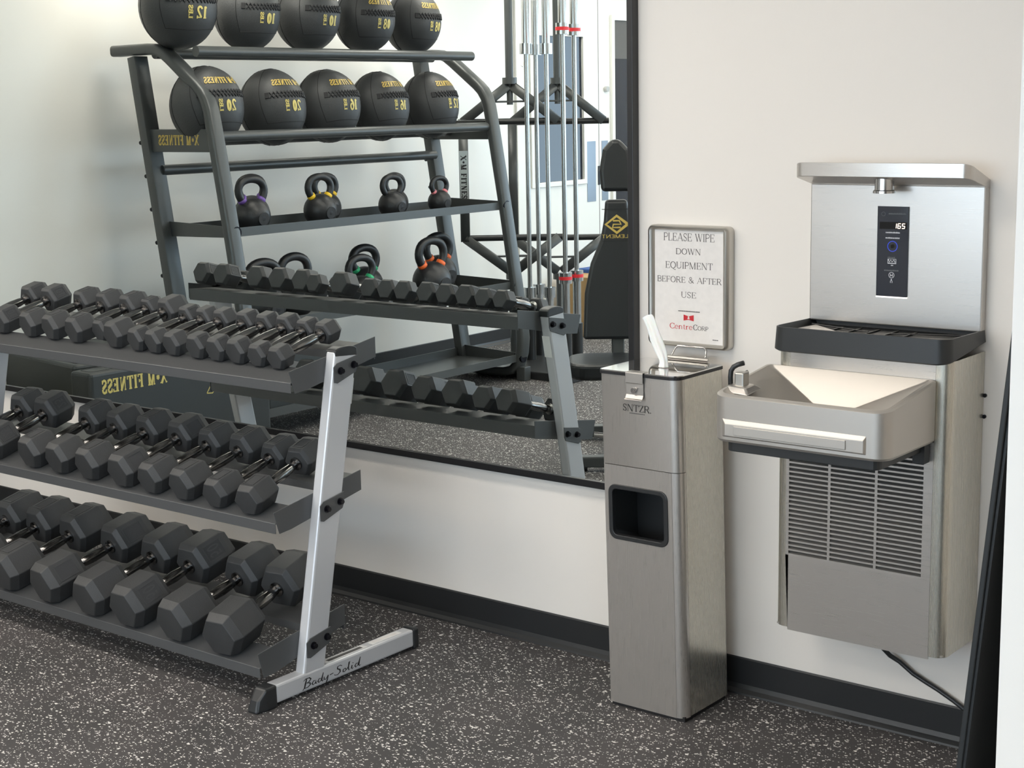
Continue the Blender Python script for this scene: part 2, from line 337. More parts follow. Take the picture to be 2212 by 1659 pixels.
def text_quads(s, G, track=.06, wsc=1.0):
    """quads in text space, baseline y=0, cap height 1, x starts at 0; returns (quads, width)"""
    x = 0; q = []
    for ch in s:
        adv, st = G[ch]
        for pts, wd in st:
            for quad in stroke_quads(pts, wd): q.append([((p.x+x)*wsc, p.y) for p in quad])
        x += adv+track
    return q, (x-track)*wsc
def text_mb(s, G, fn, width=None, height=None, track=.06, lift=.0006):
    """fn(u,v,lift)->xyz with u in 0..width, v in 0..height"""
    q, wd = text_quads(s, G, track); mb = MB(); sx = width/wd; sy = height
    for k, quad in enumerate(q):
        mb.add([fn(p[0]*sx, p[1]*sy, lift+.00002*(k % 7)) for p in quad], [(0, 1, 2, 3)])
    return mb
# ================================================================== the room
XL, XR, YF, ZC = -6.82, 3.2, -8.2, 2.75
struct('floor', MB().box(XL-.1, YF-.1, -.06, XR+.1, .1, 0), 'floor')
struct('ceiling', MB().box(XL-.1, YF-.1, ZC, XR+.1, .1, ZC+.08), 'ceil')
struct('wall_back', MB().box(XL-.1, 0, 0, XR+.1, .1, ZC), 'wall')
struct('wall_left', MB().box(XL-.1, YF, 0, XL, 0, ZC), 'wall2')
struct('wall_front', MB().box(XL-.1, YF-.1, 0, XR+.1, YF, ZC), 'wall2')
wr = struct('wall_right', MB().box(XR, YF, 0, XR+.1, 0, ZC), 'wall2')
struct('wall_partition', MB().box(-.665, -1.9, 0, -.5, 0, ZC), 'wall')
cove = [(0, 0), (-.022, 0), (-.020, .005), (-.010, .014), (-.005, .026), (-.005, .100), (-.003, .104), (0, .104)]
struct('baseboard_back', MB().extr(cove, 'X', XL, -.665), 'base')
struct('baseboard_left', MB().extr([(XL-a, b) for a, b in cove], 'Y', YF, -.022), 'base')
struct('baseboard_partition', MB().extr([(-.665+a, b) for a, b in cove], 'Y', -1.9, -.022), 'base')
# ceiling lights (the room's lamps)
ORD = ['first', 'second', 'third', 'fourth']
SIDE = ['leftmost', 'left of centre', 'right of centre', 'rightmost']
cl0 = None
for i, (x, y) in enumerate(PANELS):
    lab = 'flat white ceiling light panel, %s in the %s row from the mirror wall' % (SIDE[i % 4], ORD[i//4])
    if cl0 is None:
        cl0 = thing('ceiling_light', lab, 'light', (x, y, ZC), 0, 'ceiling light panels')
        MB().ring(rrect(-.62, -.32, .62, .32, .01, 1), rrect(-.59, -.29, .59, .29, .01, 1), 'Z', -.03, 0).build('frame', 'white', cl0, local=True)
        MB().box(-.592, -.292, -.022, .592, .292, -.012).build('diffuser', 'panelE', cl0, local=True)
    else:
        c = copy_tree(cl0); c.location = (x, y, ZC); c['label'] = lab
# unseen window added on the right wall to carry the bluish fill
wt = MB().ring(rrect(-6.75, .9, -4.05, 2.3, .005, 1), rrect(-6.65, 1.0, -4.15, 2.2, .005, 1), 'X', XR-.05, XR-.002)
win = struct('added_window_1', wt, 'doorp')
MB().box(XR-.02, -6.65, 1.0, XR-.012, -4.15, 2.2).build('pane', emit('added_glow_pane', (.6, .8, 1), 3.0), win)  # glowing pane, added along with the right-hand fill

w3 = struct('added_window_3', MB().ring([(-5.35, .6), (.95, .6), (.95, 2.5), (-5.35, 2.5)], [(-5.25, .7), (.85, .7), (.85, 2.4), (-5.25, 2.4)], 'Y', YF+.002, YF+.05), 'doorp')  # unseen front window, made up to go with the frontal fill
MB().box(-5.25, YF+.012, .7, .85, YF+.02, 2.4).build('pane', bpy.data.materials['added_glow_pane'], w3)  # same added glow, behind the camera
# wall mirror
mir = thing('wall_mirror', 'large wall mirror in thin black frame behind the dumbbell rack', 'mirror', (-4.4, -.02, .535))
mx0, mx1, mz0, mz1 = -6.6, -2.459, .533, 2.42
MB().box(mx0+.012, -.024, mz0+.012, mx1-.012, -.006, mz1-.012).build('mirror_glass', 'mirror', mir)
MB().ring([(mx0, mz0), (mx1, mz0), (mx1, mz1), (mx0, mz1)], [(mx0+.020, mz0+.022), (mx1-.019, mz0+.022), (mx1-.019, mz1-.02), (mx0+.02, mz1-.02)], 'Y', -.031, 0).build('frame', 'frame_blk', mir, bevel=.0015)

# ================================================================== dumbbell rack
RX0, RX1 = -4.845, -3.116
rack = thing('dumbbell_rack', 'three-tier grey dumbbell rack with silver uprights in front of the mirror', 'rack', (-3.98, -.56, 0))
def upright(xa, xb, outer, right):
    z0, z1 = .058, .968
    f = lambda z: -.745+(z-.068)*(.745-.567)/(.976-.068)       # front edge
    up = MB(); up.extr([(f(z0), z0), (f(z0)+.085, z0), (f(z1)+.087, z1-.006), (f(z1), z1+.006)], 'X', xa, xb)
    u = up.build('upright', 'silver', rack, bevel=.006, seg=2)
    yc = f(z1)+.0435
    MB().extr([(yc-.044, .958)]+[(yc+.0435*math.cos(math.radians(a)), .972+.012*math.sin(math.radians(a))) for a in range(180, -1, -15)]+[(yc+.044, .952)], 'X', xa-.001, xb+.001).build('end_cap', 'cap_blk', u, bevel=.003)
    fo = MB().box(xa-.006, -.855, .010, xb+.002, -.280, .064).build('foot', 'silver', rack, bevel=.006, seg=2)
    xc0, xc1 = xa-.012, xb+.007
    MB().loft([[(xc0+.006, -.854, .066), (xc1-.004, -.854, .066), (xc1-.002, -.854, 0), (xc0, -.854, 0)],
               [(xc0+.006, -.895, .064), (xc1-.004, -.895, .064), (xc1-.001, -.895, 0), (xc0-.001, -.895, 0)],
               [(xc0+.014, -.920, .034), (xc1-.012, -.920, .034), (xc1-.008, -.932, 0), (xc0+.006, -.932, 0)]]).build('rubber_foot', 'cap_blk', fo, bevel=.006, seg=2)
    MB().box(xa-.009, -.281, .002, xb+.005, -.258, .067).build('rubber_foot', 'cap_blk', fo, bevel=.006, seg=2)
    if right:
        for a, b in ((-.648, -.475), (-.452, -.322)):
            MB().box(xa+.004, a, .0642, xb-.008, b, .0648).build('sticker', 'white', fo)
            MB().box(xa+.010, a+.015, .0649, xb-.013, b-.015, .0651).build('sticker_print', 'inkgray' if a < -.6 else 'paper', fo)
        MB().loft([[(xa+.002, -.494-.0, .886), (xb-.004, -.494, .886), (xb-.004, -.493, .886), (xa+.002, -.493, .886)], [(xa+.002, -.5085, .812), (xb-.004, -.5085, .812), (xb-.004, -.5075, .812), (xa+.002, -.5075, .812)]]).build('sticker', 'white', u)
    return u, fo
ur, fr = upright(-3.155, -3.118, 1, True)
upright(RX0, RX0+.037, -1, False)
# script lettering on the foot
def script(fn):
    S = [  # (polyline, width list) in a space of cap height 1
        ([(.05, .0), (.16, .5), (.28, 1.02)], [.09, .12, .08]), ([(.0, .86), (.2, 1.04), (.5, 1.02), (.62, .84), (.48, .62), (.26, .54)], [.04, .08, .1, .1, .09, .05]),
        ([(.26, .54), (.52, .46), (.56, .24), (.36, .06), (.0, .04), (-.08, -.12)], [.05, .1, .1, .09, .07, .05]),
        ([(1.0, .44), (.84, .5), (.70, .26), (.78, .06), (.94, .16), (1.04, .42), (1.0, .12), (1.12, .06)], [.05, .08, .1, .08, .07, .1, .09, .04]),
        ([(1.46, .42), (1.30, .48), (1.18, .24), (1.26, .06), (1.44, .2), (1.66, .98)], [.05, .08, .1, .08, .07, .05]), ([(1.66, .98), (1.50, .2), (1.56, .06), (1.66, .12)], [.06, .1, .08, .04]),
        ([(1.72, .46), (1.70, .18), (1.82, .10), (1.96, .30), (2.06, .48)], [.06, .1, .08, .06, .08]), ([(2.06, .48), (1.96, -.02), (1.80, -.38), (1.66, -.34)], [.08, .1, .08, .04]),
        ([(2.2, .40), (2.5, .46)], [.09, .07]),
        ([(3.26, .86), (3.10, 1.02), (2.88, .94), (2.86, .72), (3.06, .54), (3.08, .28), (2.86, .06), (2.62, .12), (2.58, .24)], [.05, .07, .08, .1, .12, .1, .08, .06, .04]),
        ([(3.48, .46), (3.34, .36), (3.32, .14), (3.46, .08), (3.60, .26), (3.52, .46), (3.44, .42)], [.06, .09, .1, .08, .09, .07, .04]),
        ([(3.62, .2), (3.84, .6), (3.96, 1.0), (3.86, .96), (3.78, .3), (3.82, .06), (3.96, .16)], [.04, .06, .06, .08, .1, .08, .04]),
        ([(4.12, .48), (4.06, .2), (4.12, .06), (4.24, .16)], [.08, .1, .08, .04]), ([(4.18, .66), (4.22, .72)], [.09, .09]),
        ([(4.64, .44), (4.48, .48), (4.36, .24), (4.44, .06), (4.62, .22), (4.86, 1.04)], [.05, .08, .1, .08, .07, .05]), ([(4.86, 1.04), (4.70, .2), (4.76, .06), (4.90, .14)], [.06, .1, .08, .04])]
    mb = MB(); k = 0
    for pts, wd in S:
        for quad in stroke_quads(pts, [x*1.15 for x in wd]):
            mb.add([fn(p.x/4.9, p.y, .0004+.00002*(k % 9)) for p in quad], [(0, 1, 2, 3)]); k += 1
    return mb
script(lambda u, v, l: (-3.116+l, -.752+u*.236, .020+v*.027)).build('script_lettering', 'ink', fr)
# shelves: front and back angle rails, end plates
SX0, SX1 = RX0+.037, -3.156
TI = {'T': (-.712, .900, .345), 'M': (-.794, .512, .345), 'B': (-.878, .112, .340)}
SLT = {'T': .26, 'M': .29, 'B': .27}
def surf(t, y): return TI[t][1]+(y-TI[t][0])*SLT[t]
for t, (yf, zf, dp) in TI.items():
    yb = yf+dp; s = lambda y: surf(t, y); th = .003
    sh = MB().extr([(yf, zf-.030), (yf, zf), (yf+.095, s(yf+.095)), (yf+.095, s(yf+.095)-.022), (yf+.092, s(yf+.095)-.022), (yf+.092, s(yf+.092)-th), (yf+.003, zf-th), (yf+.003, zf-.030)], 'X', SX0, SX1)
    fr_ = tri_fix(sh.build('front_rail', 'rack_gray', rack)); b = fr_.modifiers.new('bevel', 'BEVEL'); b.width = .0012; b.segments = 1; b.limit_method = 'ANGLE'
    a, c = yb-.125, yb; za = s(a); s_f = s; s = lambda y: za+(y-a)*.06
    sh = MB().extr([(a, s(a)-.022), (a, s(a)), (c, s(c)), (c, s(c)-.044), (c-.003, s(c)-.044), (c-.003, s(c)-th), (a+.003, s(a)-th), (a+.003, s(a)-.022)], 'X', SX0, SX1)
    tri_fix(sh.build('back_rail', 'rack_gray', rack))
    e0 = {'T': .033, 'M': .033, 'B': .043}[t]
    pl = [(yf+.014, zf-.032), (yf-.006, zf+e0), (yb+.002, zf+e0+.055), (yb+.002, zf+e0-.006), (yf+.06, zf-.028)]
    for xa in (SX1-.001, SX0-.002):
        MB().extr(pl, 'X', xa, xa+.003).build('end_plate', 'rack_gray', rack, bevel=.0008, seg=1)
    # outer bracket with two bolts on each upright
    zc = {'T': .915, 'M': .525, 'B': .138}[t]; f = -.745+(zc-.068)*.196
    for sgn, xo in ((1, -3.1175), (-1, RX0)):
        x0, x1 = (xo, xo+.003) if sgn > 0 else (xo-.003, xo)
        br = MB().extr([(f-.002, zc-.030), (f-.002, zc+.014), (f+.012, zc+.024), (f+.096, zc+.038), (f+.094, zc+.002), (f+.088, zc-.010), (f+.012, zc-.034)], 'X', x0, x1).build('bracket', 'rack_gray', rack, bevel=.0008, seg=1)
        for by, bz in ((f+.024, zc+.001), (f+.078, zc+.012)):
            b = MB(); e = x1 if sgn > 0 else x0
            b.cyl((e, by, bz), (e+sgn*.003, by, bz), .011, 12); b.cyl((e+sgn*.003, by, bz), (e+sgn*.012, by, bz), .0075, 6)
            b.build('bolt', 'bolt', br)

# ================================================================== dumbbells
def head_mesh(name, R, L):
    mb = MB(); rings = []
    for t, k in ((0, .80), (.10, 1.0), (.80, 1.0), (1.0, .80)):
        rings.append([(R*k*math.cos(PI/3*i), -t*L, R*k*math.sin(PI/3*i)) for i in range(6)])
    mb.loft(rings); return mb
PROTO = {}
def dumbbell(key, R, L, HL, num, label, group, cx, yfront, t, yaw=0., numface=0):
    """axis along local Y; R = hex corner radius, flats up; L head length, HL handle between heads"""
    H = R*math.sqrt(3)/2
    tot = 2*L+HL; yc = yfront+tot/2*math.cos(math.atan(SLT[t]))
    zc = surf(t, yc)+H/math.cos(math.atan(SLT[t]))+.0012
    if key not in PROTO:
        o = thing('dumbbell', label, 'dumbbell', (cx, yc, zc), 0, group)
        for sg in (-1, 1):
            hd = MB(); rings = []
            for q, k in ((0, .84), (.12, 1.0), (.80, 1.0), (1.0, .82)):
                rings.append([(R*k*math.cos(PI/3*i), sg*(HL/2+q*L), R*k*math.sin(PI/3*i)) for i in range(6)])
            hd.loft(rings); h = hd.build('head', 'rubber', o, local=True, bevel=min(.0028, R*.05), seg=2)
            if num is not None:
                a = math.radians(90-60*numface); n_ = Vector((math.cos(a), 0, math.sin(a))); u_ = Vector((0, 1, 0)); v_ = n_.cross(u_) if numface else Vector((1, 0, 0))
                hw, hh = R*.36, L*.27; c0 = Vector((0, sg*(HL/2+L*.46), 0))+n_*H
                fn = lambda p, d: tuple(c0+v_*p[0]+u_*p[1]+n_*d)
                outer = [(-hw, -hh), (hw, -hh), (hw, hh), (-hw, hh)]; inner = [(p*.86, q*.86) for p, q in outer]
                fm = MB(); fm.add([fn(p, -.001) for p in outer]+[fn(p, -.001) for p in inner]+[fn(p, .0012) for p in outer]+[fn(p, .0012) for p in inner],
                                  [f for i in range(4) for f in ((i, (i+1) % 4, 8+(i+1) % 4, 8+i), (8+i, 8+(i+1) % 4, 12+(i+1) % 4, 12+i), (4+i, 12+i, 12+(i+1) % 4, 4+(i+1) % 4))])
                fm.build('number_frame', 'rubber', h, local=True)
                MB().add([fn(p, .0002) for p in inner], [(0, 1, 2, 3)]).build('number_panel', 'rubber_in', h, local=True)
                if num:
                    q, wd = text_quads(num, G_SANS, .14); tm = MB(); W_ = hw*1.35 if len(num) > 1 else hw*.75
                    for quad in q: tm.add([fn((p[0]/wd*W_-W_/2, (p[1]-.5)*hh*1.25), .0009) for p in quad], [(0, 1, 2, 3)])
                    tm.build('weight_number', 'rubber', h, local=True)
        r = .0135 if R < .06 else .0155
        prof = [(-HL/2-.004, r*1.5), (-HL/2+.006, r*1.5), (-HL/2+.008, r*.86), (-HL/2+.018, r*.86), (-HL/2+.02, r*.92), (-HL/4, r*1.08), (0, r*1.2), (HL/4, r*1.08), (HL/2-.02, r*.92), (HL/2-.018, r*.86), (HL/2-.008, r*.86), (HL/2-.006, r*1.5), (HL/2+.004, r*1.5)]
        MB().loft([[(q*math.cos(2*PI*i/14), y, q*math.sin(2*PI*i/14)) for i in range(14)] for y, q in prof]).build('handle', 'handle', o, local=True, auto=40)
        PROTO[key] = o
    else:
        o = copy_tree(PROTO[key]); o['label'] = label; o['group'] = group
    o.location = (cx, yc, zc); o.rotation_euler = (math.atan(SLT[t]), 0, yaw)
    return o
ORDN = ['first', 'second', 'third', 'fourth', 'fifth', 'sixth', 'seventh', 'eighth', 'ninth', 'tenth', 'eleventh', 'twelfth', 'thirteenth', 'fourteenth', 'fifteenth']
# (x front, x back, R, L, HL, number, face, yfront offset)
TOP = [(-3.20, -3.225, .038, .056, .140, None, 0, 0), (-3.286, -3.302, .039, .056, .140, '5', 1, 0), (-3.376, -3.384, .043, .058, .140, '', 1, 0), (-3.463, -3.472, .042, .058, .140, '', 1, 0),
       (-3.552, -3.560, .043, .058, .140, '', 1, 0), (-3.658, -3.664, .042, .058, .140, None, 0, 0), (-3.747, -3.744, .042, .058, .140, None, 0, 0), (-3.831, -3.828, .042, .056, .140, '', 1, 0),
       (-3.936, -3.915, .050, .070, .146, None, 0, 0), (-4.022, -4.012, .040, .060, .140, '', 0, .055), (-4.122, -4.105, .051, .072, .146, '', 0, 0), (-4.245, -4.226, .054, .072, .146, '', 0, 0),
       (-4.367, -4.348, .054, .072, .146, '', 0, 0), (-4.516, -4.537, .056, .076, .146, '10', 1, 0), (-4.668, -4.69, .056, .076, .146, '', 1, 0)]
XS = {'T': [(-3.275, -3.271), (-3.359, -3.348), (-3.453, -3.428), (-3.542, -3.519), (-3.632, -3.607), (-3.741, -3.714), (-3.833, -3.793), (-3.918, -3.877), (-4.029, -3.994), (-4.142, -4.122), (-4.233, -4.191), (-4.36, -4.316), (-4.485, -4.44), (-4.638, -4.636), (-4.755, -4.755)], 'M': [(-3.268, -3.309), (-3.414, -3.41), (-3.563, -3.543), (-3.71, -3.689), (-3.85, -3.833), (-4.017, -3.99), (-4.174, -4.145), (-4.322, -4.296), (-4.538, -4.548), (-4.68, -4.69)], 'B': [(-3.306, -3.354), (-3.519, -3.509), (-3.737, -3.735), (-3.927, -3.914), (-4.152, -4.12), (-4.372, -4.346), (-4.565, -4.54), (-4.735, -4.72)]}
for i, (xf, xb, R, L, HL, num, face, dy) in enumerate(TOP):
    xf, xb = XS['T'][i]; R, L, HL = (.049, .078, .132) if R > .045 else (R, .056, .140)
    lab = 'small black hex dumbbell, %s from the silver right upright on the top shelf' % ORDN[i]
    if i == 1: lab = 'small black hex dumbbell marked 5, second from the right on the top shelf'
    if i == 13: lab = 'black hex dumbbell marked 10, second from the left end of the top shelf'
    if i == 9: lab = 'short black hex dumbbell pushed back among bigger ones on the top shelf'
    if i == 14: lab = 'black hex dumbbell at the far left end of the top shelf'
    dumbbell(('T', R, L, num, face), R, L, HL, num, lab, 'hex dumbbells on the top shelf', (xf+xb)/2, -.66+dy*.7, 'T', math.atan2(xf-xb, .20)*.6, face)
MID = [(-3.262, -3.29, .057, .076, .152, '', 0), (-3.391, -3.390, .056, .074, .152, '', 0), (-3.539, -3.522, .063, .080, .152, '', 0), (-3.685, -3.668, .062, .080, .152, '', 0),
       (-3.828, -3.811, .068, .088, .152, '', 1), (-3.994, -3.968, .067, .086, .152, '', 0), (-4.145, -4.121, .066, .086, .152, None, 0), (-4.297, -4.272, .067, .086, .152, '', 0),
       (-4.500, -4.518, .070, .090, .152, '25', 1), (-4.66, -4.67, .068, .088, .152, '', 0)]
for i, (xf, xb, R, L, HL, num, face) in enumerate(MID):
    xf, xb = XS['M'][i]; R, L, HL = R*.90, .101, .139
    lab = 'black hex dumbbell, %s from the silver right upright on the middle shelf' % ORDN[i]
    if i == 8: lab = 'black hex dumbbell marked 25 near the left end of the middle shelf'
    if i == 9: lab = 'black hex dumbbell at the far left end of the middle shelf'
    dumbbell(('M', R, L, num, face), R, L, HL, num, lab, 'hex dumbbells on the middle shelf', (xf+xb)/2, -.80, 'M', math.atan2(xf-xb, .24)*.7, face)
BOT = [(-3.296, -3.325, .081, .098, .160, None, 0), (-3.503, -3.491, .081, .098, .160, None, 0), (-3.720, -3.714, .083, .102, .160, '50', 1), (-3.909, -3.894, .080, .098, .160, None, 0),
       (-4.133, -4.100, .082, .100, .160, '', 1), (-4.352, -4.323, .082, .100, .160, '', 0), (-4.565, -4.54, .080, .098, .160, '', 0), (-4.735, -4.72, .078, .096, .160, '', 0)]
for i, (xf, xb, R, L, HL, num, face) in enumerate(BOT):
    xf, xb = XS['B'][i]; R, L, HL = R*.925, .140, .135
    lab = 'large black hex dumbbell, %s from the silver right upright on the bottom shelf' % ORDN[i]
    if i == 2: lab = 'large black hex dumbbell with framed number on its side, third from right on bottom shelf'
    if i == 7: lab = 'large black hex dumbbell at the far left end of the bottom shelf'
    dumbbell(('B', R, L, num, face), R, L, HL, num, lab, 'hex dumbbells on the bottom shelf', (xf+xb)/2, -.897, 'B', math.atan2(xf-xb, .275)*.7, face)

# ================================================================== drinking fountain with bottle filler
CX0, CX1, CF = -1.908, -1.441, -.201
dfn = thing('drinking_fountain', 'wall-mounted stainless steel drinking fountain with bottle filler and grille', 'fountain', (-1.675, 0, .295))
o_ = [(CX0, -.002)]+arc(CX0+.03, CF+.03, .03, .03, 180, 270, 6)+[(CX0+.040, CF)]+[(CX0+.040, CF+.004)]+arc(CX0+.034, CF+.034, .03, .03, 270, 180, 6)+[(CX0+.004, -.002)]
MB().extr(o_, 'Z', .300, 1.033); 
for mirx in (0, 1):
    pts = [((CX0+CX1-x) if mirx else x, y) for x, y in o_]
    tri_fix(MB().extr(pts, 'Z', .300, 1.036).build('side_panel', 'steelY', dfn, auto=30))
gx0, gx1, gz0, gz1 = -1.876, -1.505, .495, .800
MB().ring([(CX0+.0403, .293), (CX1-.0403, .293), (CX1-.0403, .838), (CX0+.0403, .838)], [(gx0, gz0), (gx1, gz0), (gx1, gz1), (gx0, gz1)], 'Y', CF-.0005, CF+.004).build('grille_panel', 'steelX', dfn)
MB().box(CX0+.0403, CF-.0005, .84, CX1-.0403, CF+.004, 1.036).build('upper_panel', 'steelX', dfn)
MB().box(gx0-.01, CF+.03, gz0-.01, gx1+.01, -.01, gz1+.02).build('grille_cavity', 'dark', dfn)
mull = (-1.7545, -1.6275)
for m_ in mull: MB().box(m_-.0035, CF-.0003, gz0, m_+.0035, CF+.006, gz1).build('grille_bar', 'steelX', dfn)
cols = [(gx0, mull[0]-.0035), (mull[0]+.0035, mull[1]-.0035), (mull[1]+.0035, gx1)]
for a, b in cols:
    s0 = None; N = 25; pitch = (gz1-gz0)/N
    for k in range(N):
        z = gz0+pitch*k
        if s0 is None:
            s0 = MB().extr([(CF-.0002, z-.0004), (CF-.0002, z+.0042), (CF+.012, z+.0105), (CF+.012, z+.0085)], 'X', a, b).build('slat', 'steelX', dfn)
        else:
            s = s0.copy(); COL.objects.link(s); s.parent = dfn; s.location = (s0.location.x, s0.location.y, s0.location.z+pitch*k)
# bottom plate
MB().box(CX0+.006, CF+.006, .302, CX1-.006, -.002, .306).build('bottom_plate', 'steelX', dfn)
# basin
BX0, BX1, BY0, BY1 = -1.936, -1.477, -.474, -.200
def basin_ring(ins, zf, r, zslope=0):
    p = rrect(BX0+ins, BY0+ins, BX1-ins, BY1-ins*.6, (r, r, .012, .012), 6)
    return [(x, y, zf+zslope*(y-BY0)) for x, y in p]
bs = MB(); zs = .036/.273
rings = [basin_ring(.004, .840, .038), basin_ring(0, .846, .040), basin_ring(0, .951, .040, zs), basin_ring(.005, .955, .036, zs), basin_ring(.013, .9555, .030, zs), basin_ring(.020, .950, .026, zs)]
n_ = len(rings[0]); dr = []
dcx, dcy, dz = -1.726, -.270, .893
for x, y, z in rings[-1]:
    a = math.atan2((y-dcy)/.13, (x-dcx)/.22); dr.append((dcx+.022*math.cos(a), dcy+.022*math.sin(a), dz))
rings.append(dr); bs.loft(rings)
bas = bs.build('basin', 'steelB', dfn, auto=32)
dm = MB().cyl((dcx, dcy, dz), (dcx, dcy, dz+.003), .019, 20).build('drain', 'chrome', bas)
for k in range(3): MB().box(dcx-.012, dcy-.009+.007*k, dz+.003, dcx+.012, dcy-.006+.007*k, dz+.0035).build('drain_slot', 'dark', bas)
MB().loft([[(-1.905, BY0+.001, .853), (-1.526, BY0+.001, .853), (-1.526, BY0+.001, .898), (-1.905, BY0+.001, .898)], [(-1.893, BY0-.007, .857), (-1.531, BY0-.007, .857), (-1.531, BY0-.007, .887), (-1.893, BY0-.007, .887)]]).build('push_panel', 'steelB', bas, bevel=.0012)
MB().box(-1.868, BY0-.0105, .8615, -1.574, BY0-.006, .8835).build('push_bar', 'steelB', bas, bevel=.0012)
MB().extr(rrect(-1.900, -.466, -1.500, CF-.002, (.02, .02, .004, .004), 4), 'Z', .817, .842).build('basin_underside', 'blkplas', dfn, bevel=.002)
MB().box(-1.52, -.235, .79, -1.49, -.206, .835).build('support_bracket', 'cap_blk', dfn)
# bubbler
bb = MB().loft([[(-1.955+.02, -.425, .952), (-1.862, -.425, .948), (-1.862, -.352, .956), (-1.935, -.352, .962)], [(-1.928, -.410, .968), (-1.878, -.410, .966), (-1.878, -.368, .968), (-1.928, -.368, .970)]]).build('bubbler_base', 'steelX', bas, bevel=.004)
MB().box(-1.914, -.402, .962, -1.888, -.372, .9995).build('bubbler_head', 'alum', bas, bevel=.004)
MB().cyl((-1.905, -.378, .990), (-1.896, -.366, .998), .0045, 10).build('spout', 'chrome', bas)
MB().tube([(-1.929, -.392, .955), (-1.930, -.392, .985), (-1.929, -.391, 1.000), (-1.923, -.389, 1.010), (-1.913, -.386, 1.016), (-1.898, -.382, 1.021)], .0062, 10, up=(0, 1, 0)).build('mouth_guard', 'cap_blk', bas, smooth=True)
# drip tray
def tr_ring(z0f, z0b, ins, r, y1=-.002):
    p = rrect(CX0+ins, -.232+ins, CX1-ins, y1-ins*.2, (r, r, .004, .004), 6)
    return [(x, y, z0b+(z0f-z0b)*(y1-y)/(.232)) for x, y in p]
tr = MB(); tr.loft([tr_ring(1.034, 1.060, .012, .03), tr_ring(1.030, 1.058, .002, .036), tr_ring(1.034, 1.060, -.002, .036), tr_ring(1.092, 1.088, .001, .036), tr_ring(1.093, 1.089, .004, .034), tr_ring(1.075, 1.073, .010, .03)])
tr_o = tr.build('drip_tray', 'blkplas', dfn, auto=40)
for k in range(5):
    MB().box(-1.80+.05*k, -.19, 1.0745, -1.796+.05*k, -.05, 1.0775).build('tray_rib', 'cap_blk', tr_o)
MB().add([(-1.885, -.175, 1.0765), (-1.70, -.20, 1.0765), (-1.872, -.06, 1.0765), (-1.885, -.175, 1.0785), (-1.70, -.20, 1.0785), (-1.872, -.06, 1.0785)], [(0, 1, 2), (3, 4, 5), (0, 1, 4, 3), (1, 2, 5, 4), (2, 0, 3, 5)]).build('tray_insert', 'steelX', tr_o)
for sx in (-1, 1): MB().tube([(-1.675+sx*.21, -.055, 1.079), (-1.675+sx*.03, -.10, 1.0765)], .002, 6).build('tray_ridge', 'cap_blk', tr_o)
# bottle filler alcove, hood, nozzle
al = MB().box(CX0+.001, -.030, 1.086, CX1-.002, -.002, 1.440).build('filler_panel', 'steelX', dfn, bevel=.003)
hp = rrect(CX0+.001, -.127, CX1-.002, -.0005, (.026, .026, .001, .001), 6)
def hood_z(y, top): return (1.455+(1.498-1.455)*(-y)/.127) if top else (1.432+(1.463-1.432)*max(0, (-y-.0))/.127)
hd = MB(); top = [(x, y, hood_z(y, 1)) for x, y in hp]; bot = [(x, y, hood_z(y, 0)) for x, y in hp]
hd.loft([top, bot]); hd.build('hood', 'steelX', dfn, bevel=.0015, seg=1, auto=40)
nz = MB().lathe([(.0235, .0), (.0235, -.028), (.0275, -.030), (.0275, -.036), (.016, -.037), (.016, -.02)], (-1.678, -.085, 1.4585), 20).build('nozzle', 'chrome', dfn, auto=40)
# sensor panel
sp = MB().box(-1.718, -.0345, 1.160, -1.6355, -.0285, 1.3865).build('sensor_panel', 'glassd', dfn, bevel=.001)
PY = -.0347
MB().box(-1.718, PY-.0002, 1.157, -1.6355, -.0285, 1.1605).build('lit_strip', 'strip', sp)
MB().box(-1.7195, PY+.0004, 1.160, -1.718, -.0285, 1.3865).build('edge_trim', 'alum', sp)
MB().box(-1.712, PY-.0001, 1.330, -1.6385, PY, 1.3478).build('display', 'dark', sp)
def flat(x0, z0, w, h, y, ccw=True): return lambda u, v, l: (x0+u*w, y-l, z0+v*h)
def seg_text(s, x0, z0, cw, h, slant=.12):
    mb = MB(); SEG = {'1': 'bc', '6': 'acdefg', '5': 'acdfg'}
    L_ = {'a': ((0, 1), (1, 1)), 'b': ((1, 1), (1, .5)), 'c': ((1, .5), (1, 0)), 'd': ((0, 0), (1, 0)), 'e': ((0, 0), (0, .5)), 'f': ((0, .5), (0, 1)), 'g': ((0, .5), (1, .5))}
    for i, ch in enumerate(s):
        for q in SEG[ch]:
            (a, b), (c, d) = L_[q]
            for quad in stroke_quads([(a*cw*.62, b*h), (c*cw*.62, d*h)], h*.17):
                mb.add([(x0+i*cw+p.x+slant*p.y, PY-.0003, z0+p.y) for p in quad], [(0, 1, 2, 3)])
    return mb
seg_text('165', -1.6745, 1.3325, .0112, .0115).build('led_digits', 'led', sp)
for (x0, x1, z, h, m_) in ((-1.695, -1.657, 1.3195, .004, 'icon'), (-1.695, -1.657, 1.306, .004, 'icon'), (-1.688, -1.668, 1.2575, .003, 'icond'), (-1.697, -1.658, 1.2245, .0035, 'icond'), (-1.688, -1.642, 1.3665, .004, 'icond')):
    mb = MB(); x = x0; k = 0
    while x < x1:
        wd = .0022+.0016*random.random(); mb.box(x, PY-.0003, z, min(x+wd, x1), PY-.0001, z+h*(.75+.25*random.random())); x += wd+.0009
    mb.build('small_print', m_, sp)
MB().ring(arc(-1.676, 1.287, .0135, .0135, 0, 345, 23), arc(-1.676, 1.287, .0120, .0120, 0, 345, 23), 'Y', PY-.0006, PY-.0001).build('sensor_ring', 'ring', sp)
MB().extr(arc(-1.676, 1.287, .005, .005, 0, 340, 17), 'Y', PY-.0003, PY-.0001).build('sensor_eye', 'dark', sp)
